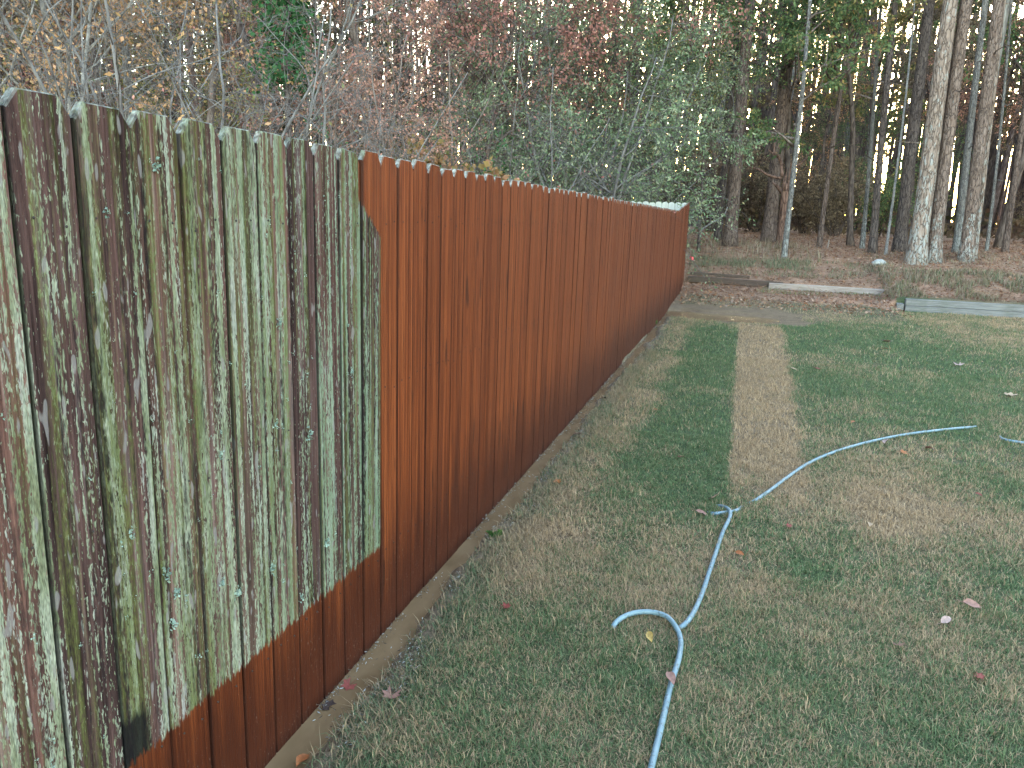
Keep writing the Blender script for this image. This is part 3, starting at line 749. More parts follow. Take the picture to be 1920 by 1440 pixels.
def proto(name, stems, height, r0, cfg, nleaf, lsize, seed, aspect=.5, droop=.4, tilt=.0, spread=.12):
    rng = np.random.default_rng(seed); g = Geo(); an = []
    for s in range(stems):
        az = 2*math.pi*(s+rng.random()*.7)/stems
        tl = tilt*(.5+rng.random()); d = np.array([math.cos(az)*tl, math.sin(az)*tl, 1.0])
        b = np.array([math.cos(az), math.sin(az), 0])*(.0 if stems == 1 else .10)
        b[2] = -.08
        grow(g, an, rng, b, d, height*(.75+.35*rng.random() if stems > 1 else 1.0), r0*(.7+.5*rng.random() if stems > 1 else 1), 0, cfg)
    wood = g.mesh(name+'_wood', [B_TWIG], True)
    crown = None
    if nleaf:
        V, Q, rr = leaves_from(an, nleaf, lsize, rng, aspect, droop, spread)
        crown = mesh_np(name+'_crown', V, Q, None, [L_GREEN], rnd=rr)
    PROTO[name] = (wood, crown)
# bare, many-stemmed brush
proto('brush_a', 6, 4.4, .019, cfgd(levels=3, kids=[8, 6, 3], wander=[.07, .13, .18, .2], up=[.0, .02, .01, 0], ratio=[.45, .5, .5], leaflev=3, seg=[.35, .22, .16, .12]), 130, .058, 301, tilt=.55)
proto('brush_b', 4, 5.2, .024, cfgd(levels=3, kids=[10, 6, 3], wander=[.08, .13, .18, .2], up=[.02, .02, .0, 0], ratio=[.40, .5, .5], leaflev=3, seg=[.35, .22, .16, .12]), 220, .058, 302, tilt=.35)
# understorey trees with thin autumn crowns
proto('thin_a', 1, 8.5, .075, cfgd(kids=[20, 8, 5], ratio=[.36, .45, .5]), 8500, .074, 311, .62, .5)
proto('thin_b', 2, 8.0, .065, cfgd(kids=[16, 8, 5], ratio=[.40, .45, .5]), 9500, .072, 312, .62, .5, .22)
proto('maple', 2, 2.75, .020, cfgd(levels=2, kids=[10, 6], ratio=[.30, .45], leaflev=1, seg=[.3, .2, .15, .1], **{'from': [.55, .2, .15]}), 700, .095, 314, .85, .6, .18)
proto('thin_c', 1, 10.5, .10, cfgd(kids=[22, 8, 5], ratio=[.34, .45, .5], **{'from': [.25, .2, .15]}), 12500, .078, 313, .6, .5)
# tall broadleaf with crown held above head height
proto('tall_a', 1, 15.0, .13, cfgd(kids=[26, 9, 6], ratio=[.30, .42, .5], seg=[.7, .4, .22, .16], **{'from': [.36, .2, .15]}), 17000, .110, 321, .55, .6)
proto('tall_b', 1, 16.0, .14, cfgd(kids=[26, 9, 6], ratio=[.28, .42, .5], seg=[.7, .4, .22, .16], **{'from': [.33, .2, .15]}), 17000, .110, 322, .55, .6)
# dense drooping evergreen thicket
proto('thicket', 7, 5.6, .045, cfgd(kids=[13, 8, 5], wander=[.08, .13, .16, .2], up=[.01, -.03, -.07, -.10], ratio=[.42, .5, .5], ang=[60, 50, 45], leaflev=2, **{'from': [.1, .15, .1]}), 17000, .078, 331, .42, .4, .42)
proto('bush', 8, 2.0, .018, cfgd(levels=2, kids=[9, 6], ratio=[.45, .5], leaflev=1, seg=[.2, .15, .1, .1], **{'from': [.1, .1, .1]}), 5200, .055, 332, .45, .1, .5)
proto('undergrowth', 9, 3.0, .02, cfgd(levels=2, kids=[10, 6], ratio=[.45, .5], leaflev=1, seg=[.25, .18, .1, .1], **{'from': [.1, .1, .1]}), 5200, .10, 333, .5, .2, .45)
# pine crowns (hang on trunks of unit height scale; built for a trunk top at z = 0)
def pine_crown(name, seed, depth=9.0, spread=3.0, nb=34, ntuft=800):
    rng = np.random.default_rng(seed); g = Geo(); pts = []; dirs = []
    for b in range(nb):
        s = (b+.5*rng.random())/nb; z = -depth*(1-s); az = rng.random()*2*math.pi
        L = spread*(1-.75*s**1.5)*(.6+.6*rng.random())
        d = np.array([math.cos(az), math.sin(az), .12+.3*s]); P = [np.array([0, 0, z])]
        for k in range(6):
            d = d+rng.normal(size=3)*.1; d[2] += .03; d /= np.linalg.norm(d); P.append(P[-1]+d*L/6)
        P = np.array(P); g.tube(P, np.linspace(.05*(1-.6*s), .012, 7), 4, False)
        for k in range(int(ntuft/nb)):
            f = .25+.75*rng.random(); i = min(int(f*6), 5); q = P[i]+(P[i+1]-P[i])*(f*6-i)
            q = q+rng.normal(size=3)*.22*np.array([1, 1, .6]); pts.append(q); dirs.append(d+np.array([0, 0, .4]))
    pts = np.array(pts); dirs = np.array(dirs)
    k = np.repeat(np.arange(len(pts)), 4)
    V, Q, rr = leaf_quads(pts[k], .30, rng, .16, -.1, dirs[k]*.5)
    PROTO[name] = (g.mesh(name+'_limbs', [D_DARK], True), mesh_np(name, V, Q, None, [L_NEEDLE], rnd=rr))
pine_crown('pine_crown_a', 341); pine_crown('pine_crown_b', 342, 8, 2.6, 28, 700); pine_crown('pine_crown_c', 343, 11, 2.4, 40, 800)

def leaf_crown(name, seed, depth, spread, nb, nl, size):
    rng = np.random.default_rng(seed); g = Geo(); an = []
    cf_ = cfgd(levels=2, kids=[6, 4], ratio=[.45, .5], ang=[45, 45], leaflev=1, seg=[.3, .2, .15, .1], up=[.02, -.01, -.03, 0], rr=[.5, .6])
    for b in range(nb):
        s_ = (b+rng.random())/nb; az = rng.random()*6.283; d = np.array([math.cos(az), math.sin(az), .25+.5*s_])
        grow(g, an, rng, np.array([0, 0, -depth*(1-s_)]), d, spread*(1-.6*s_)*(.6+.6*rng.random()), .03*(1-.6*s_), 0, cf_)
    V, Q, rr = leaves_from(an, nl, size, rng, .5, .5, .12)
    PROTO[name] = (g.mesh(name+'_limbs', [D_BTWIG], True), mesh_np(name, V, Q, None, [L_GREEN], rnd=rr))
leaf_crown('leaf_crown', 351, 6.5, 2.2, 16, 5200, .11)
leaf_crown('sparse_crown', 352, 2.2, .8, 9, 420, .075)
def with_mat(o, mat):
    if o.data.materials and o.data.materials[0] != mat:
        o.material_slots[0].link = 'OBJECT'; o.material_slots[0].material = mat
def plant(kind, px, dist, scale, rotz, wood_mat, leaf_mat, name, label, category='tree', group=None, crown='crown', stem='trunk', zs=1.0, lean=(0, 0), leaves=True, pos=None):
    wm, cm = PROTO[kind]
    p = along(px, dist) if pos is None else pos
    root = link(name, None, label=label, category=category, group=group, loc=p, rot=(lean[0], lean[1], rotz), scale=(scale, scale, scale*zs))
    o = link(stem, wm, root); with_mat(o, wood_mat)
    if cm is not None and leaves: o = link(crown, cm, root); with_mat(o, leaf_mat)
    return root
def trunk_mesh(name, H, r0, rng, mat, sides=16, flare=.45, bend=.05, taper=.55):
    n = max(10, int(H/.45)); t = np.linspace(0, 1, n)
    ph = rng.random(4)*6
    P = np.stack([bend*np.sin(t*H*.35+ph[0])*t*4+bend*.3*np.sin(t*H*.9+ph[1])*t, bend*np.sin(t*H*.3+ph[2])*t*4+bend*.3*np.sin(t*H*.8+ph[3])*t, t*H-.25], -1)
    R = r0*(1-taper*t)*(1+flare*np.exp(-np.maximum(t*H-.25, 0)/.28))
    g = Geo(); g.tube(P, R, sides, True, .07, rng)
    return g, P, R
def pine(base_px, top_px, wpx, H, mat, label, name='pine_tree', seed=0, crown='pine_crown_a', group=None, dist=None, stubs=3, bend=.03, flare=.45, leaf=None):
    """a tall trunk through two pixels of the photograph, crown far above the frame"""
    rng = np.random.default_rng(500+seed)
    b = at(*base_px) if dist is None else along(base_px[0], dist)
    depth = (b-np.array([0, 0, CAM_H]))@cf
    d = ray(*top_px); tp = np.array([0, 0, CAM_H])+d*(depth/(d@cf))      # same depth, higher up
    ax = tp-b; ax /= np.linalg.norm(ax)
    r0 = wpx/FPX*depth*.5*.82
    root = link(name, None, label=label, category='tree', group=group, loc=b)
    root.rotation_euler = Vector(ax).to_track_quat('Z', 'Y').to_euler()
    g, P, R = trunk_mesh(name, H, r0, rng, mat, bend=bend, flare=flare)
    for k in range(stubs):
        i = int((.12+.4*rng.random())*len(P)); az = rng.random()*6.28; q = P[i]
        L = .3+.9*rng.random(); dd = np.array([math.cos(az), math.sin(az), .15])
        pts = [q+dd*L*s+np.array([0, 0, -.25*L*s*s])+rng.normal(size=3)*.03 for s in np.linspace(0, 1, 5)]
        g.tube(pts, np.linspace(.018, .006, 5), 4)
    o = link('trunk', g.mesh('trunk', [mat], True), root)
    cr_ = link('crown', PROTO[crown][1], root, loc=P[-1], rot=(0, 0, rng.random()*6))
    if leaf: with_mat(cr_, leaf)
    link('limbs', PROTO[crown][0], root, loc=P[-1], rot=cr_.rotation_euler)
    return root

# --- the trees one can tell apart at the edge of the wood, right of the fence
pine((1716, 494), (1786, 0), 39, 22, B_PALE, 'thick pale trunk with white lichen, left of the touching pair at right', seed=1, bend=.035, name='broadleaf_tree', crown='leaf_crown')
pine((1748, 492), (1812, 0), 31, 23, B_PINEL, 'red-brown pine with white lichen foot, right of the touching pair at right', seed=2, crown='pine_crown_b')
pine((1810, 490), (1870, 0), 28, 22, B_PINEL, 'leaning red-brown pine with white lichen foot standing alone near the right edge', seed=3, crown='pine_crown_c')
pine((1793, 473), (1850, 0), 17, 18, B_GREY, 'slim grey trunk just left of the lone leaning pine', name='broadleaf_tree', seed=4, crown='leaf_crown', leaf=L_GREEN)
pine((1834, 463), (1884, 0), 15, 17, B_PALE, 'slim tan trunk just right of the lone leaning pine', name='broadleaf_tree', seed=5, crown='leaf_crown', leaf=L_GREEN, dist=24)
pine((1693, 449), (1741, 0), 27, 24, B_DARK, 'dark pine straight behind the pale lichen pair', seed=6, crown='pine_crown_a', dist=25)
pine((1372, 436), (1405, 0), 30, 24, B_PINE, 'purple-brown pine nearest to the fence corner', seed=7, crown='pine_crown_b', dist=24)
pine((1348, 434), (1378, 120), 16, 22, B_DARK, 'blackish leaning trunk touching the pine nearest the fence corner', seed=8, crown='pine_crown_c', dist=26)
pine((1444, 444), (1487, 0), 30, 24, B_PINE, 'dark brown pine behind the broken red snag', seed=9, crown='pine_crown_a', dist=26)
pine((1470, 484), (1508, 90), 13, 9.5, B_GREY, 'thin mottled grey sapling in front of the broken snag', name='sapling', seed=10, crown='leaf_crown', leaf=L_GREEN, stubs=1, flare=.25)
pine((1616, 466), (1648, 120), 10, 11, B_GREY, 'thin grey sapling standing on bare litter left of the pale pair', name='sapling', seed=11, crown='leaf_crown', leaf=L_YELLOW, stubs=2, flare=.5)
pine((1643, 459), (1668, 100), 17, 16, B_DARK, 'short dark trunk with a mossy foot beside the thin grey sapling', name='broadleaf_tree', seed=12, crown='leaf_crown', leaf=L_GREEN, dist=24.5)
pine((1541, 449), (1583, 100), 11, 16, B_PINE, 'slim leaning brown trunk halfway between snag and grey sapling', seed=13, crown='pine_crown_c', dist=25)
pine((1668, 455), (1698, 160), 6, 9, B_TWIG, 'very thin pale sapling between the mossy foot and the dark pine', name='sapling', seed=14, crown='sparse_crown', leaf=L_YELLOW, stubs=0, dist=24)
pine((1309, 474), (1313, 340), 8, 4.5, B_DARK, 'thin black sapling close beside the fence corner', name='sapling', seed=15, crown='sparse_crown', leaf=L_BROWN, stubs=2, flare=.2)
pine((1893, 455), (1935, 120), 13, 20, B_PINE, 'dim brown pine at the extreme right edge', seed=16, crown='pine_crown_b', dist=27)
pine((1858, 452), (1880, 200), 7, 15, B_GREY, 'thin blue-grey stem second from the right edge', name='sapling', seed=17, crown='leaf_crown', leaf=L_GREEN, dist=27)
# the broken snag with dead limbs
sb = along(1466, 24.0); rng = np.random.default_rng(71)
root = link('broken_snag', None, label='broken red snag with a torn top and dead crooked limbs', category='dead tree', loc=sb)
k = ((sb-np.array([0, 0, CAM_H]))@cf)/FPX
g = Geo(); hs = 118*k
P = np.stack([.02*np.sin(np.linspace(0, 4, 9)), .0*np.linspace(0, 1, 9), np.linspace(-.2, hs, 9)], -1); g.tube(P, np.linspace(9.5, 6.5, 9)*k, 9, True, .12, rng)
for a, h1 in ((.4, 1.35), (2.6, 1.15), (4.4, 1.22)):
    o_ = np.array([math.cos(a), math.sin(a), 0])*4*k; g.tube([P[-2]+o_, P[-1]+o_*1.1, np.array([o_[0]*1.5, o_[1]*1.5, hs*h1])], [3.2*k, 2.4*k, .3*k], 5)
link('trunk', g.mesh('trunk', [B_SNAG], True), root)
def local(px, py):        # a point in the snag's own plane, from a pixel
    d = ray(px, py); return np.array([0, 0, CAM_H])+d*(((sb-np.array([0, 0, CAM_H]))@cf)/(d@cf))-sb
for pts, r in (([(1466, 335), (1440, 328), (1424, 318), (1404, 312)], 3.2), ([(1467, 330), (1463, 300), (1452, 285), (1452, 262), (1448, 245)], 3.6), ([(1452, 290), (1440, 280)], 2), ([(1451, 256), (1437, 250), (1420, 242)], 2), ([(1470, 366), (1458, 350), (1448, 342)], 4.5), ([(1490, 316), (1510, 298), (1526, 276)], 2.2)):
    c_ = catmull([local(*q)+np.array([0, .04*i_, 0]) for i_, q in enumerate(pts)], 5)
    g = Geo(); g.tube(c_, np.linspace(r, r*.4, len(c_))*k, 6); link('dead_limb', g.mesh('dead_limb', [B_SNAG], True), root)

# --- trees and brush behind the fence
plant('brush_b', 322, 8.0, .92, .4, D_TWIG, L_ORANGE, 'bare_sapling', 'whitish bare sapling with forked stem above the third mossy board', 'sapling', stem='stems', crown='last_leaves')
plant('brush_a', 250, 9.5, 1.0, 1.9, D_TWIG, L_ORANGE, 'bare_brush', 'grey bare brush spreading left in front of the leaning grey trunk', 'brush', stem='stems', crown='last_leaves')
plant('brush_a', 545, 8.6, .82, 3.0, D_TWIG, L_RED, 'bare_brush', 'whitish bare brush fanning out above the middle of the mossy boards', 'brush', stem='stems', crown='last_leaves')
plant('brush_b', 470, 10.5, .95, 2.2, D_TWIG, L_YELLOW, 'bare_brush', 'tall thin bare stems left of the whitish fan of brush', 'brush', stem='stems', crown='last_leaves')
plant('brush_a', 665, 11.0, .95, 5.0, D_BTWIG, L_RED, 'bare_brush', 'tangled brown brush where the washed boards begin', 'brush', stem='stems', crown='last_leaves')
plant('brush_b', 800, 13.5, .95, .9, D_BTWIG, L_RED, 'bare_brush', 'dark bare brush above the first washed boards', 'brush', stem='stems', crown='last_leaves')
plant('brush_a', 965, 14.0, 1.0, 4.1, D_TWIG, L_RED, 'bare_brush', 'arching grey brush left of the silvery thicket', 'brush', stem='stems', crown='last_leaves')
plant('brush_a', 60, 8.6, .9, 4.4, D_TWIG, L_ORANGE, 'bare_brush', 'fine grey twigs above the leftmost mossy board', 'brush', stem='stems', crown='last_leaves')
plant('thin_b', 70, 13.5, 1.0, .3, D_GREY, L_ORANGE, 'autumn_tree', 'orange-leaved tree at the far left above the fence', 'tree')
plant('thin_a', 205, 16.0, 1.05, 2.0, D_GREY, L_ORANGE, 'autumn_tree', 'yellow-orange tree behind the leaning grey trunk at left', 'tree')
plant('thin_c', 410, 17.0, .95, 1.0, D_BTWIG, L_YELLOW, 'autumn_tree', 'olive and yellow tree left of the ivy-covered trunk', 'tree')
plant('thin_c', 700, 17.0, 1.0, 3.6, D_BTWIG, L_RED, 'autumn_tree', 'russet-leaved tree right of the ivy-covered trunk', 'tree')
plant('thin_b', 640, 14.0, .62, 5.1, D_BTWIG, L_RED, 'autumn_tree', 'small pinkish-leaved tree in front of the tall russet one', 'tree')
plant('thin_a', 880, 19.5, 1.12, 4.6, D_DARK, L_RED, 'autumn_tree', 'russet tree with dark stem left of the silvery thicket', 'tree')
plant('thin_b', 985, 22.0, 1.1, 2.6, D_DARK, L_RED, 'autumn_tree', 'reddish tree rising behind the silvery thicket', 'tree')
plant('maple', 880, 12.2, 1.0, 1.2, D_GREY, L_MAPLE, 'maple_sapling', 'small maple with bright orange leaves just above the washed boards', 'sapling')
plant('bush', 935, 13.0, 1.12, 0, D_BTWIG, L_IVY, 'green_bush', 'low bright green bush showing over the fence left of the thicket', 'bush', stem='stems', crown='foliage')
plant('bush', 515, 12.0, 1.15, 2, D_BTWIG, L_IVY, 'green_bush', 'dark green bush hidden in the brush above the mossy boards', 'bush', stem='stems', crown='foliage')
plant('thicket', 1100, 19.5, 1.12, 1.2, D_TWIG, L_SILVER, 'silvery_thicket', 'large silvery green thicket drooping over the far end of the fence', 'thicket', stem='stems', crown='foliage')
plant('thicket', 1170, 23.0, 1.0, 3.9, D_TWIG, L_SILVER, 'silvery_thicket', 'silvery green thicket straight behind the pale back fence', 'thicket', stem='stems', crown='foliage')
plant('thicket', 985, 21.5, 1.05, 5.2, D_BTWIG, L_SILVER, 'silvery_thicket', 'silvery green thicket farther left, behind the arching grey brush', 'thicket', stem='stems', crown='foliage')
for (px, d, sc_, mat, lf, kind, rz, lab) in (
        (1255, 27, .80, D_DARK, L_GREEN, 'tall_a', .3, 'green broadleaf tree rising above the fence corner'),
        (1345, 31, .85, D_DARK, L_YELLOW, 'thin_c', 2.1, 'olive-leaved tree between the fence corner and the nearest pine'),
        (1470, 27, .75, D_DARK, L_GREEN, 'tall_b', 4.0, 'green leafy tree spreading above the broken snag'),
        (1600, 27, .75, D_DARK, L_GREEN, 'tall_a', 5.3, 'green leafy tree spreading above the thin grey sapling'),
        (1540, 33, .80, D_DARK, L_ORANGE, 'thin_c', .8, 'orange-tinted tree deep between the snag and the pale pair'),
        (1880, 29, .85, D_DARK, L_GREEN, 'tall_b', 1.4, 'dull green tree filling the right edge behind the lone pine')):
    plant(kind, px, d, sc_, rz, mat, lf, 'broadleaf_tree', lab, 'tree')
# leaning grey trunk and ivy-covered trunk behind the fence
pine((246, 330), (233, 0), 20, 19, B_GREY, 'grey trunk leaning among orange leaves above the third mossy board', name='broadleaf_tree', seed=31, dist=17, crown='leaf_crown', leaf=L_ORANGE)
iv = pine((545, 330), (540, 0), 16, 13, B_DARK, 'trunk wrapped in dark green ivy behind the bare brush', name='ivy_covered_tree', seed=32, dist=13.5, crown='leaf_crown', leaf=L_BROWN)
rng = np.random.default_rng(91); n = 5200
zz = 3.7+5.3*rng.random(n); aa = rng.random(n)*6.283; rr_ = .14+.42*rng.random(n)*(.3+vnoise(zz*.9, aa*1.2, 12)*1.3)
V, Q, rr = leaf_quads(np.stack([np.cos(aa)*rr_, np.sin(aa)*rr_, zz], -1), .085, rng, .8, .5)
link('ivy', mesh_np('ivy', V, Q, None, [L_IVY], rnd=rr), iv, label='dark green ivy sleeve')
pine((330, 330), (338, 0), 15, 21, B_PINE, 'brown pine behind the whitish forked sapling', seed=33, dist=24, crown='pine_crown_a')
pine((822, 330), (830, 0), 12, 21, B_PINE, 'reddish pine stem left of two dark ones above the washed boards', seed=34, dist=26, crown='pine_crown_b')
pine((858, 330), (852, 0), 9, 20, B_GREY, 'straight grey stem above the small orange maple', seed=35, dist=27, crown='pine_crown_c', name='broadleaf_tree')
pine((1050, 330), (1052, 0), 20, 23, B_PINE, 'thick brown pine whose top shows above the silvery thicket', seed=36, dist=29, crown='pine_crown_a')
pine((745, 330), (752, 0), 11, 21, B_DARK, 'dark pine stem framed by bright sky right of the russet tree', seed=37, dist=30, crown='pine_crown_b')

# --- the depth of the wood: trunks nobody could single out, and undergrowth between them
rd = np.random.default_rng(77)
trk = []
for k in range(4):
    g, P, R = trunk_mesh('deep', 22, .17, rd, B_DARK, sides=8, bend=.05, flare=.3)
    trk.append((g.mesh('trunk', [D_DARK], True), P[-1]))
cnt = 0
while cnt < 110:
    px = -500+3100*rd.random(); d = 28+60*rd.random()**.8
    p = along(px, d)
    if p[1] < 20: p[1] += 8
    if abs(p[0]) > 70: continue
    tm, top = trk[cnt % 4]; s = .75+.5*rd.random()
    root = link('pine_tree', None, label='slender dark pine trunk deep inside the wood', category='tree', group='pine trees deep in the wood', loc=p,
                rot=(rd.normal()*.035, rd.normal()*.035, rd.random()*6.28), scale=(s, s, .85+.35*rd.random()))
    link('trunk', tm, root); with_mat(root.children[0], (D_DARK, D_PINE, D_DARK, D_GREY)[int(rd.integers(0, 4))])
    cn = ('pine_crown_a', 'pine_crown_b', 'pine_crown_c')[cnt % 3]
    link('crown', PROTO[cn][1], root, loc=top)
    cnt += 1
for k in range(52):
    px = -450+2900*rd.random(); d = (24 if px < 1230 else 31)+24*rd.random()
    lf = (L_YELLOW, L_BROWN, L_GREEN, L_BROWN, L_BROWN)[int(rd.integers(0, 5))]
    plant('undergrowth', px, d, .75+.55*rd.random(), rd.random()*6, D_DARK, lf, 'undergrowth_shrub', 'leafy shrub in the undergrowth between the pine trunks', 'shrub', 'shrubs in the undergrowth', stem='stems', crown='foliage')
for k in range(46):
    px = -500+3000*rd.random(); d = (21 if px < 1230 else 29)+24*rd.random()
    kind = ('thin_a', 'thin_c', 'tall_a', 'tall_b', 'thin_b')[k % 5]
    lf = (L_GREEN, L_RED, L_YELLOW, L_ORANGE, L_BROWN)[int(rd.integers(0, 5))]
    if px < 900: lf = (L_ORANGE, L_RED, L_BROWN, L_YELLOW)[int(rd.integers(0, 4))]
    plant(kind, px, d, .8+.35*rd.random(), rd.random()*6, D_DARK, lf, 'broadleaf_tree', 'broadleaf tree standing among the pines deep in the wood', 'tree', 'broadleaf trees deep in the wood')
# far side of the wood: one mass of stems and foliage
g = Geo(); rng = np.random.default_rng(99)
for k in range(1700):
    a = math.radians(-75+130*rng.random()); d = 52+66*rng.random(); x_, y_ = math.sin(a)*d, math.cos(a)*d
    if y_ < 15: continue
    z_ = float(terrain(x_, y_)); r_ = .10+.12*rng.random(); lx_, ly_ = rng.normal(size=2)*.6
    g.tube([(x_, y_, z_-.3), (x_+lx_*.5, y_+ly_*.5, z_+8), (x_+lx_, y_+ly_, z_+18)], [r_, r_*.8, r_*.4], 5, False)
wood_far = g.mesh('far_stems', [D_DARK])
n = 185000
a = np.radians(-78+136*rng.random(n)); d = 55+60*rng.random(n); hh = 26*rng.random(n)
x_ = np.sin(a)*d; y_ = np.cos(a)*d
dens = fbm(a*15, hh*.16, 61, 3)+.10*(hh > 4)+np.where((a > -.12), -.24*np.exp(-((hh-5)/4)**2), .08)+.12*(hh < 1.2)-.36*sstep(8, 19, hh)
ok = (dens > .43+.12*(rng.random(n)-.5)) & (y_ > 16); a, d, hh, x_, y_ = a[ok], d[ok], hh[ok], x_[ok], y_[ok]; n = len(a)
V, Q, rr = leaf_quads(np.stack([x_, y_, terrain(x_, y_)+hh], -1), .70, rng, .6, .2)
rr = np.repeat(np.clip(fbm(a*18, hh*.2, 64, 3)*1.6-.3+.35*(rng.random(n)-.5), 0, 1), 4)
nb_ = 14000
ab = np.radians(-70+125*rng.random(nb_)); db = 33+30*rng.random(nb_); xb, yb = np.sin(ab)*db, np.maximum(np.cos(ab)*db, 24)
Vb, Qb, rb = leaf_quads(np.stack([xb, yb, terrain(xb, yb)+1.1*rng.random(nb_)**1.6*(.3+vnoise(xb*.5, yb*.5, 5))], -1), .26, rng, .5, .1)
Q = np.concatenate([Q, Qb+len(V)]); V = np.concatenate([V, Vb]); rr = np.concatenate([rr, .55+.4*rb])
L_FAR = foliage_mat('far_foliage', [(0, (0.048, 0.058, 0.031)), (.35, (0.081, 0.082, 0.043)), (.6, (0.139, 0.105, 0.063)), (.8, (0.170, 0.112, 0.079)), (1, (0.165, 0.137, 0.065))], .3)
far = link('far_wood', mesh_np('far_wood', V, Q, None, [L_FAR], rnd=rr), kind='stuff', label='far side of the wood, stems and foliage merging into one mass', category='wood')
o = link('far_stems', wood_far, far, kind='stuff')

# --- vines and fallen branch at the foot of the pines
def stick(name, pts, r, mat, label, cat, dz=.02):
    c_ = catmull(pts, 6); g = Geo(); g.tube(c_, np.linspace(r, r*.5, len(c_)), 6)
    return link(name, g.mesh(name, [mat], True), label=label, category=cat)
b0 = along(1316, 22.5)
def pl(px, py, b):
    d = ray(px, py); return np.array([0, 0, CAM_H])+d*(((b-np.array([0, 0, CAM_H]))@cf)/(d@cf))
stick('fallen_branch', [b0-np.array([0, 0, .05])]+[pl(*q, b0) for q in ((1314, 436), (1325, 424), (1345, 412), (1358, 402), (1364, 388))], .026, B_TWIG, 'crooked pale fallen branch leaning against the pine nearest the fence corner', 'branch')
b1 = along(1340, 25.0)
stick('hanging_vine', [pl(*q, b1) for q in ((1355, 140), (1372, 175), (1376, 205), (1374, 232), (1362, 243))], .012, B_TWIG, 'thin vine looping beside the pine nearest the fence corner', 'vine')

# ------------------------------------------------------------------ small things on the bank
rk = at(1647, 497); rng = np.random.default_rng(5)
u, v = np.meshgrid(np.linspace(0, 2*math.pi, 14, endpoint=False), np.linspace(.05, math.pi-.05, 8))
S = np.stack([np.cos(u)*np.sin(v), np.sin(u)*np.sin(v), np.cos(v)], -1)*(1+.28*(rng.random(u.shape)-.5))[..., None]*np.array([.17, .11, .09])
si = np.arange(S.shape[0]*14).reshape(-1, 14)
sq = np.stack([si[:-1], np.roll(si[:-1], -1, 1), np.roll(si[1:], -1, 1), si[1:]], -1).reshape(-1, 4)
m = M('pale_stone'); p = m.pos(); nn = m.noise(p, 18, 4)
stone_mat = m.done(m.ramp(nn, [(.3, (.17, .165, .155)), (.7, (.34, .335, .32))]), .9, .2, m.bump(nn, .6, .02))
link('stone', mesh_np('stone', S, sq, None, [stone_mat], False), label='whitish stone lying on the bank left of the pale lichen pair', category='stone', loc=rk+np.array([0, 0, .05]), rot=(0, 0, .3))
fl = at(1293, 499)
root = link('marker_flag', None, label='small bright red marker flag on the bank beside the fence corner', category='flag', loc=fl)
g = Geo(); g.tube([(0, 0, -.05), (.004, 0, .12), (.0, 0, .26)], .004, 6); link('wire', g.mesh('wire', [D_DARK]), root)
fx, fz = np.meshgrid(np.linspace(0, .11, 6), np.linspace(0, .085, 4))
FV = np.stack([fx*.9-.02, .018*np.sin(fx*55+fz*20), .17+fz-.25*fx+.0*fx], -1); FV2 = FV+np.array([0, .002, 0])
fi = np.arange(24).reshape(4, 6); fq = np.stack([fi[:-1, :-1], fi[:-1, 1:], fi[1:, 1:], fi[1:, :-1]], -1).reshape(-1, 4)
red = M('red_plastic').done((.62, .07, .075), .5, .3)
link('cloth', mesh_np('flag_cloth', np.concatenate([FV.reshape(-1, 3), FV2.reshape(-1, 3)]), np.concatenate([fq, fq[:, ::-1]+24]), None, [red], True), root)
stk = along(1558, 25.0); me = timber_box(.30, .035, .035, .004); me.materials.append(T_PINK)
link('survey_stake', me, label='short pale stake standing in the litter before the dark trunks', category='stake', loc=stk-np.array([0, 0, .05]), rot=(0, -math.pi/2+.08, 0))

# green weed at the trench edge
wp = at(926, 1012); rng = np.random.default_rng(6); root = link('green_weed', None, label='small fresh green weed at the edge of the trench', category='weed', loc=wp, scale=.7)
g = Geo(); tips = []
for k in range(9):
    az = rng.random()*6.28; tl = .3+.7*rng.random(); L = .05+.05*rng.random()
    d = np.array([math.cos(az)*tl, math.sin(az)*tl, 1]); d /= np.linalg.norm(d)
    P = [np.array([0, 0, -.005])+rng.normal(size=3)*.01*np.array([1, 1, 0]), d*L*.5, d*L+np.array([0, 0, -.01])]; g.tube(P, [.0018, .0014, .001], 4)
    tips += [P[1]+(P[2]-P[1])*f for f in (.0, .4, .8, 1)]
fresh = foliage_mat('fresh_leaves', [(0, (.045, .105, .03)), (1, (.085, .165, .05))], .3, .5)
link('stems', g.mesh('stems', [fresh], True, True), root)
tips = np.array(tips); V, Q, rr = leaf_quads(np.repeat(tips, 4, 0), .030, rng, .5, .0); link('leaves', mesh_np('weed_leaves', V, Q, None, [fresh], rnd=rr), root)
wp2 = at(1222, 612); root = link('green_weed', None, label='small green weed against the far foot of the washed boards', category='weed', loc=wp2, scale=1.3)
for ch in ('stems', 'weed_leaves'): link('stems' if ch == 'stems' else 'leaves', bpy.data.meshes[ch], root)

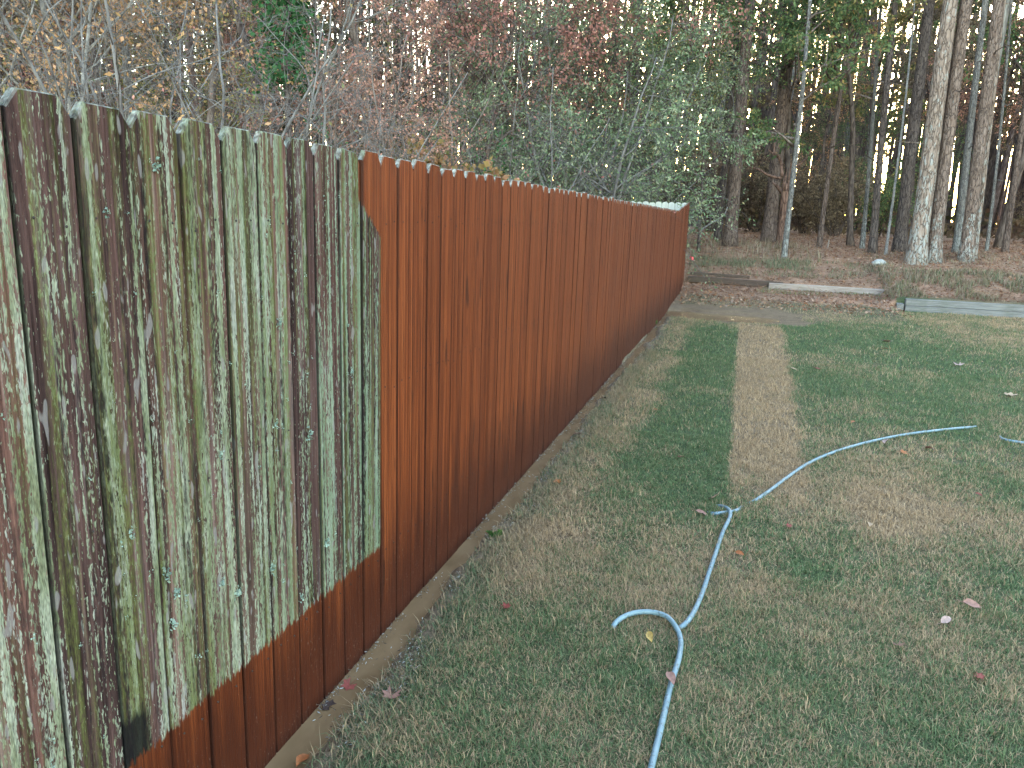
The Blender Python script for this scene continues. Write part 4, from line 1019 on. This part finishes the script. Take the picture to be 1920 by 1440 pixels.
# ------------------------------------------------------------------ fallen leaves on the lawn
def leaf_mesh(name, kind, seed):
    rng = np.random.default_rng(seed)
    if kind == 'oval':
        t = np.linspace(0, 1, 8); half = .24*np.sin(np.pi*t**.85)**.9
        mid = np.stack([t-.5, 0*t, .10*np.sin(t*3.1)+.03*np.sin(t*7+seed)], -1)
        A = mid+np.stack([0*t, half, half*.55+.02*np.sin(t*9)], -1); B = mid+np.stack([0*t, -half, half*.35+.02*np.cos(t*8)], -1)
        V = np.concatenate([A, mid, B]); Q = []
        for i in range(7): Q += [(i, i+1, 9+i, 8+i), (8+i, 9+i, 17+i, 16+i)]
    else:                     # lobed, star shaped, curled up
        k = 5; V = [(0, 0, 0)]; Q = []
        out = []
        for i in range(k*2+1):
            a = -2.4+4.8*i/(k*2); r = (.52 if i % 2 == 0 else .33)*(1+.2*(rng.random()-.5)); out.append((r*math.cos(a), r*math.sin(a), .30*r*r+.12*rng.random()*r*2))
        V += out; Q = [(0, i, i+1) for i in range(1, len(out))]
        V = np.array(V)
    V = np.array(V); n0 = len(V); th = np.array([0, 0, -.012])
    if kind == 'oval': me_q = np.concatenate([np.array(Q), np.array(Q)[:, ::-1]+n0]); g = Geo(); g.add(np.concatenate([V, V+th]), me_q)
    else: me_q = np.concatenate([np.array(Q), np.array(Q)[:, ::-1]+n0]); g = Geo(); g.add(np.concatenate([V, V+th]), None, me_q)
    st = [(-.5, 0, 0), (-.72, .04, .03), (-.9, .02, .0)] if kind == 'oval' else [(0, 0, 0), (-.35, .03, .06), (-.6, 0, .0)]
    g.tube(st, [.016, .012, .010], 4)
    return g
LEAFG = {('oval', s): leaf_mesh('leaf', 'oval', s) for s in (1, 2)}; LEAFG.update({('star', s): leaf_mesh('leaf', 'star', s) for s in (3, 4)})
def leafcol(name, c):
    m = M(name); tc = m.n('TexCoord').outputs['Object']; nn = m.noise(tc, 5, 4)
    return m.done(m.mix(m.mr(nn, .35, .7), tuple(.6*k for k in c), c), .6, .3)
LC = dict(orange=leafcol('leaf_orange', (.30, .095, .030)), red=leafcol('leaf_red', (.20, .040, .030)), pink=leafcol('leaf_pinkish', (.34, .225, .20)), yellow=leafcol('leaf_yellow', (.45, .29, .09)),
          brown=leafcol('leaf_brown', (.15, .075, .05)), tan=leafcol('leaf_tan', (.33, .225, .145)), dark=leafcol('leaf_dark', (.045, .025, .022)), rose=leafcol('leaf_rose', (.25, .125, .10)))
LM = {}
for kk_, gg in LEAFG.items(): LM[kk_] = gg.mesh('fallen_leaf', [LC['brown']], False)
leaves = [
    (1338, 934, 'star', 'pink', .085, 'pinkish curled leaf lying above the small loop of the hose'), (1314, 963, 'oval', 'rose', .07, 'long pinkish leaf left of the hose crossing'),
    (1387, 1041, 'oval', 'orange', .052, 'orange leaf right of the hose below its small loop'), (1219, 1196, 'oval', 'yellow', .06, 'upright yellow leaf inside the large hose curl'),
    (1256, 1288, 'oval', 'rose', .07, 'reddish-brown leaf resting on the hose'), (948, 1139, 'star', 'red', .05, 'red leaf in the grass between fence and hose'),
    (1045, 906, 'star', 'orange', .06, 'orange leaf near the trench in the middle distance'), (1082, 815, 'oval', 'brown', .07, 'brown leaf at the trench edge'),
    (1821, 1136, 'oval', 'rose', .085, 'rosy leaf curled like a boat on the right lawn'), (1773, 1165, 'oval', 'pink', .065, 'flat pale leaf below the rosy boat-shaped one'),
    (1630, 986, 'oval', 'tan', .055, 'tan leaf on the lawn right of the straw strip'), (1478, 988, 'star', 'red', .045, 'small reddish leaf right of the hose crossing'),
    (1530, 691, 'star', 'red', .10, 'bright red leaf on the far green lawn'), (1663, 641, 'star', 'pink', .15, 'large pale leaf on the far lawn'), (1660, 654, 'oval', 'orange', .08, 'orange leaf just before the large pale one'),
    (1135, 747, 'star', 'dark', .07, 'black leaf beside the trench'), (1113, 722, 'oval', 'dark', .05, 'small black leaf close to the far fence foot'), (1165, 830, 'oval', 'pink', .045, 'small pale leaf in the grass below the black leaf'),
    (1228, 768, 'star', 'orange', .055, 'small orange leaf left of the green strip'), (1276, 858, 'star', 'red', .05, 'small red leaf in the green strip'), (1600, 792, 'oval', 'orange', .065, 'orange leaf above the far curve of the hose'),
    (1796, 584, 'star', 'orange', .14, 'orange leaf against the foot of the grey timber wall'), (1692, 850, 'star', 'orange', .08, 'dull orange leaf below the far curve of the hose'), (1742, 842, 'oval', 'rose', .09, 'rosy leaf below the far curve of the hose, nearer the right edge'),
    (1834, 929, 'oval', 'red', .05, 'dark red leaf on the right lawn'), (1683, 1213, 'star', 'brown', .05, 'brown leaf in the right foreground'), (1834, 1272, 'star', 'red', .045, 'small red leaf low at the right'),
    (735, 1305, 'star', 'rose', .07, 'curled rosy leaf low beside the trench'), (655, 1288, 'star', 'red', .06, 'dark red wet leaf at the trench edge'), (566, 1432, 'oval', 'orange', .075, 'orange leaf at the very bottom beside the trench'),
    (617, 1330, 'star', 'dark', .055, 'black curled leaf stuck at the trench edge'), (1797, 684, 'star', 'pink', .12, 'pale leaf on the far right lawn'), (1488, 693, 'oval', 'tan', .08, 'tan leaf at the edge of the straw strip'),
    (1895, 742, 'star', 'tan', .14, 'tan ragged leaf near the right edge of the lawn'), (1660, 830, 'oval', 'pink', .09, 'pale leaf touching the far curve of the hose')]
rl = np.random.default_rng(13)
for i, (px, py, kd, cn, size, lab) in enumerate(leaves):
    p = at(px, py, .022)
    key = (kd, (1, 2)[i % 2] if kd == 'oval' else (3, 4)[i % 2])
    tilt = 1.1 if 'upright' in lab else .35
    if 'resting on the hose' in lab: p[2] += .022
    o = link('fallen_leaf', LM[key], label=lab, category='leaf', group='fallen leaves on the lawn', loc=p, rot=(rl.normal()*tilt*.6, rl.normal()*tilt*.5, rl.random()*6.28), scale=size)
    with_mat(o, LC[cn])
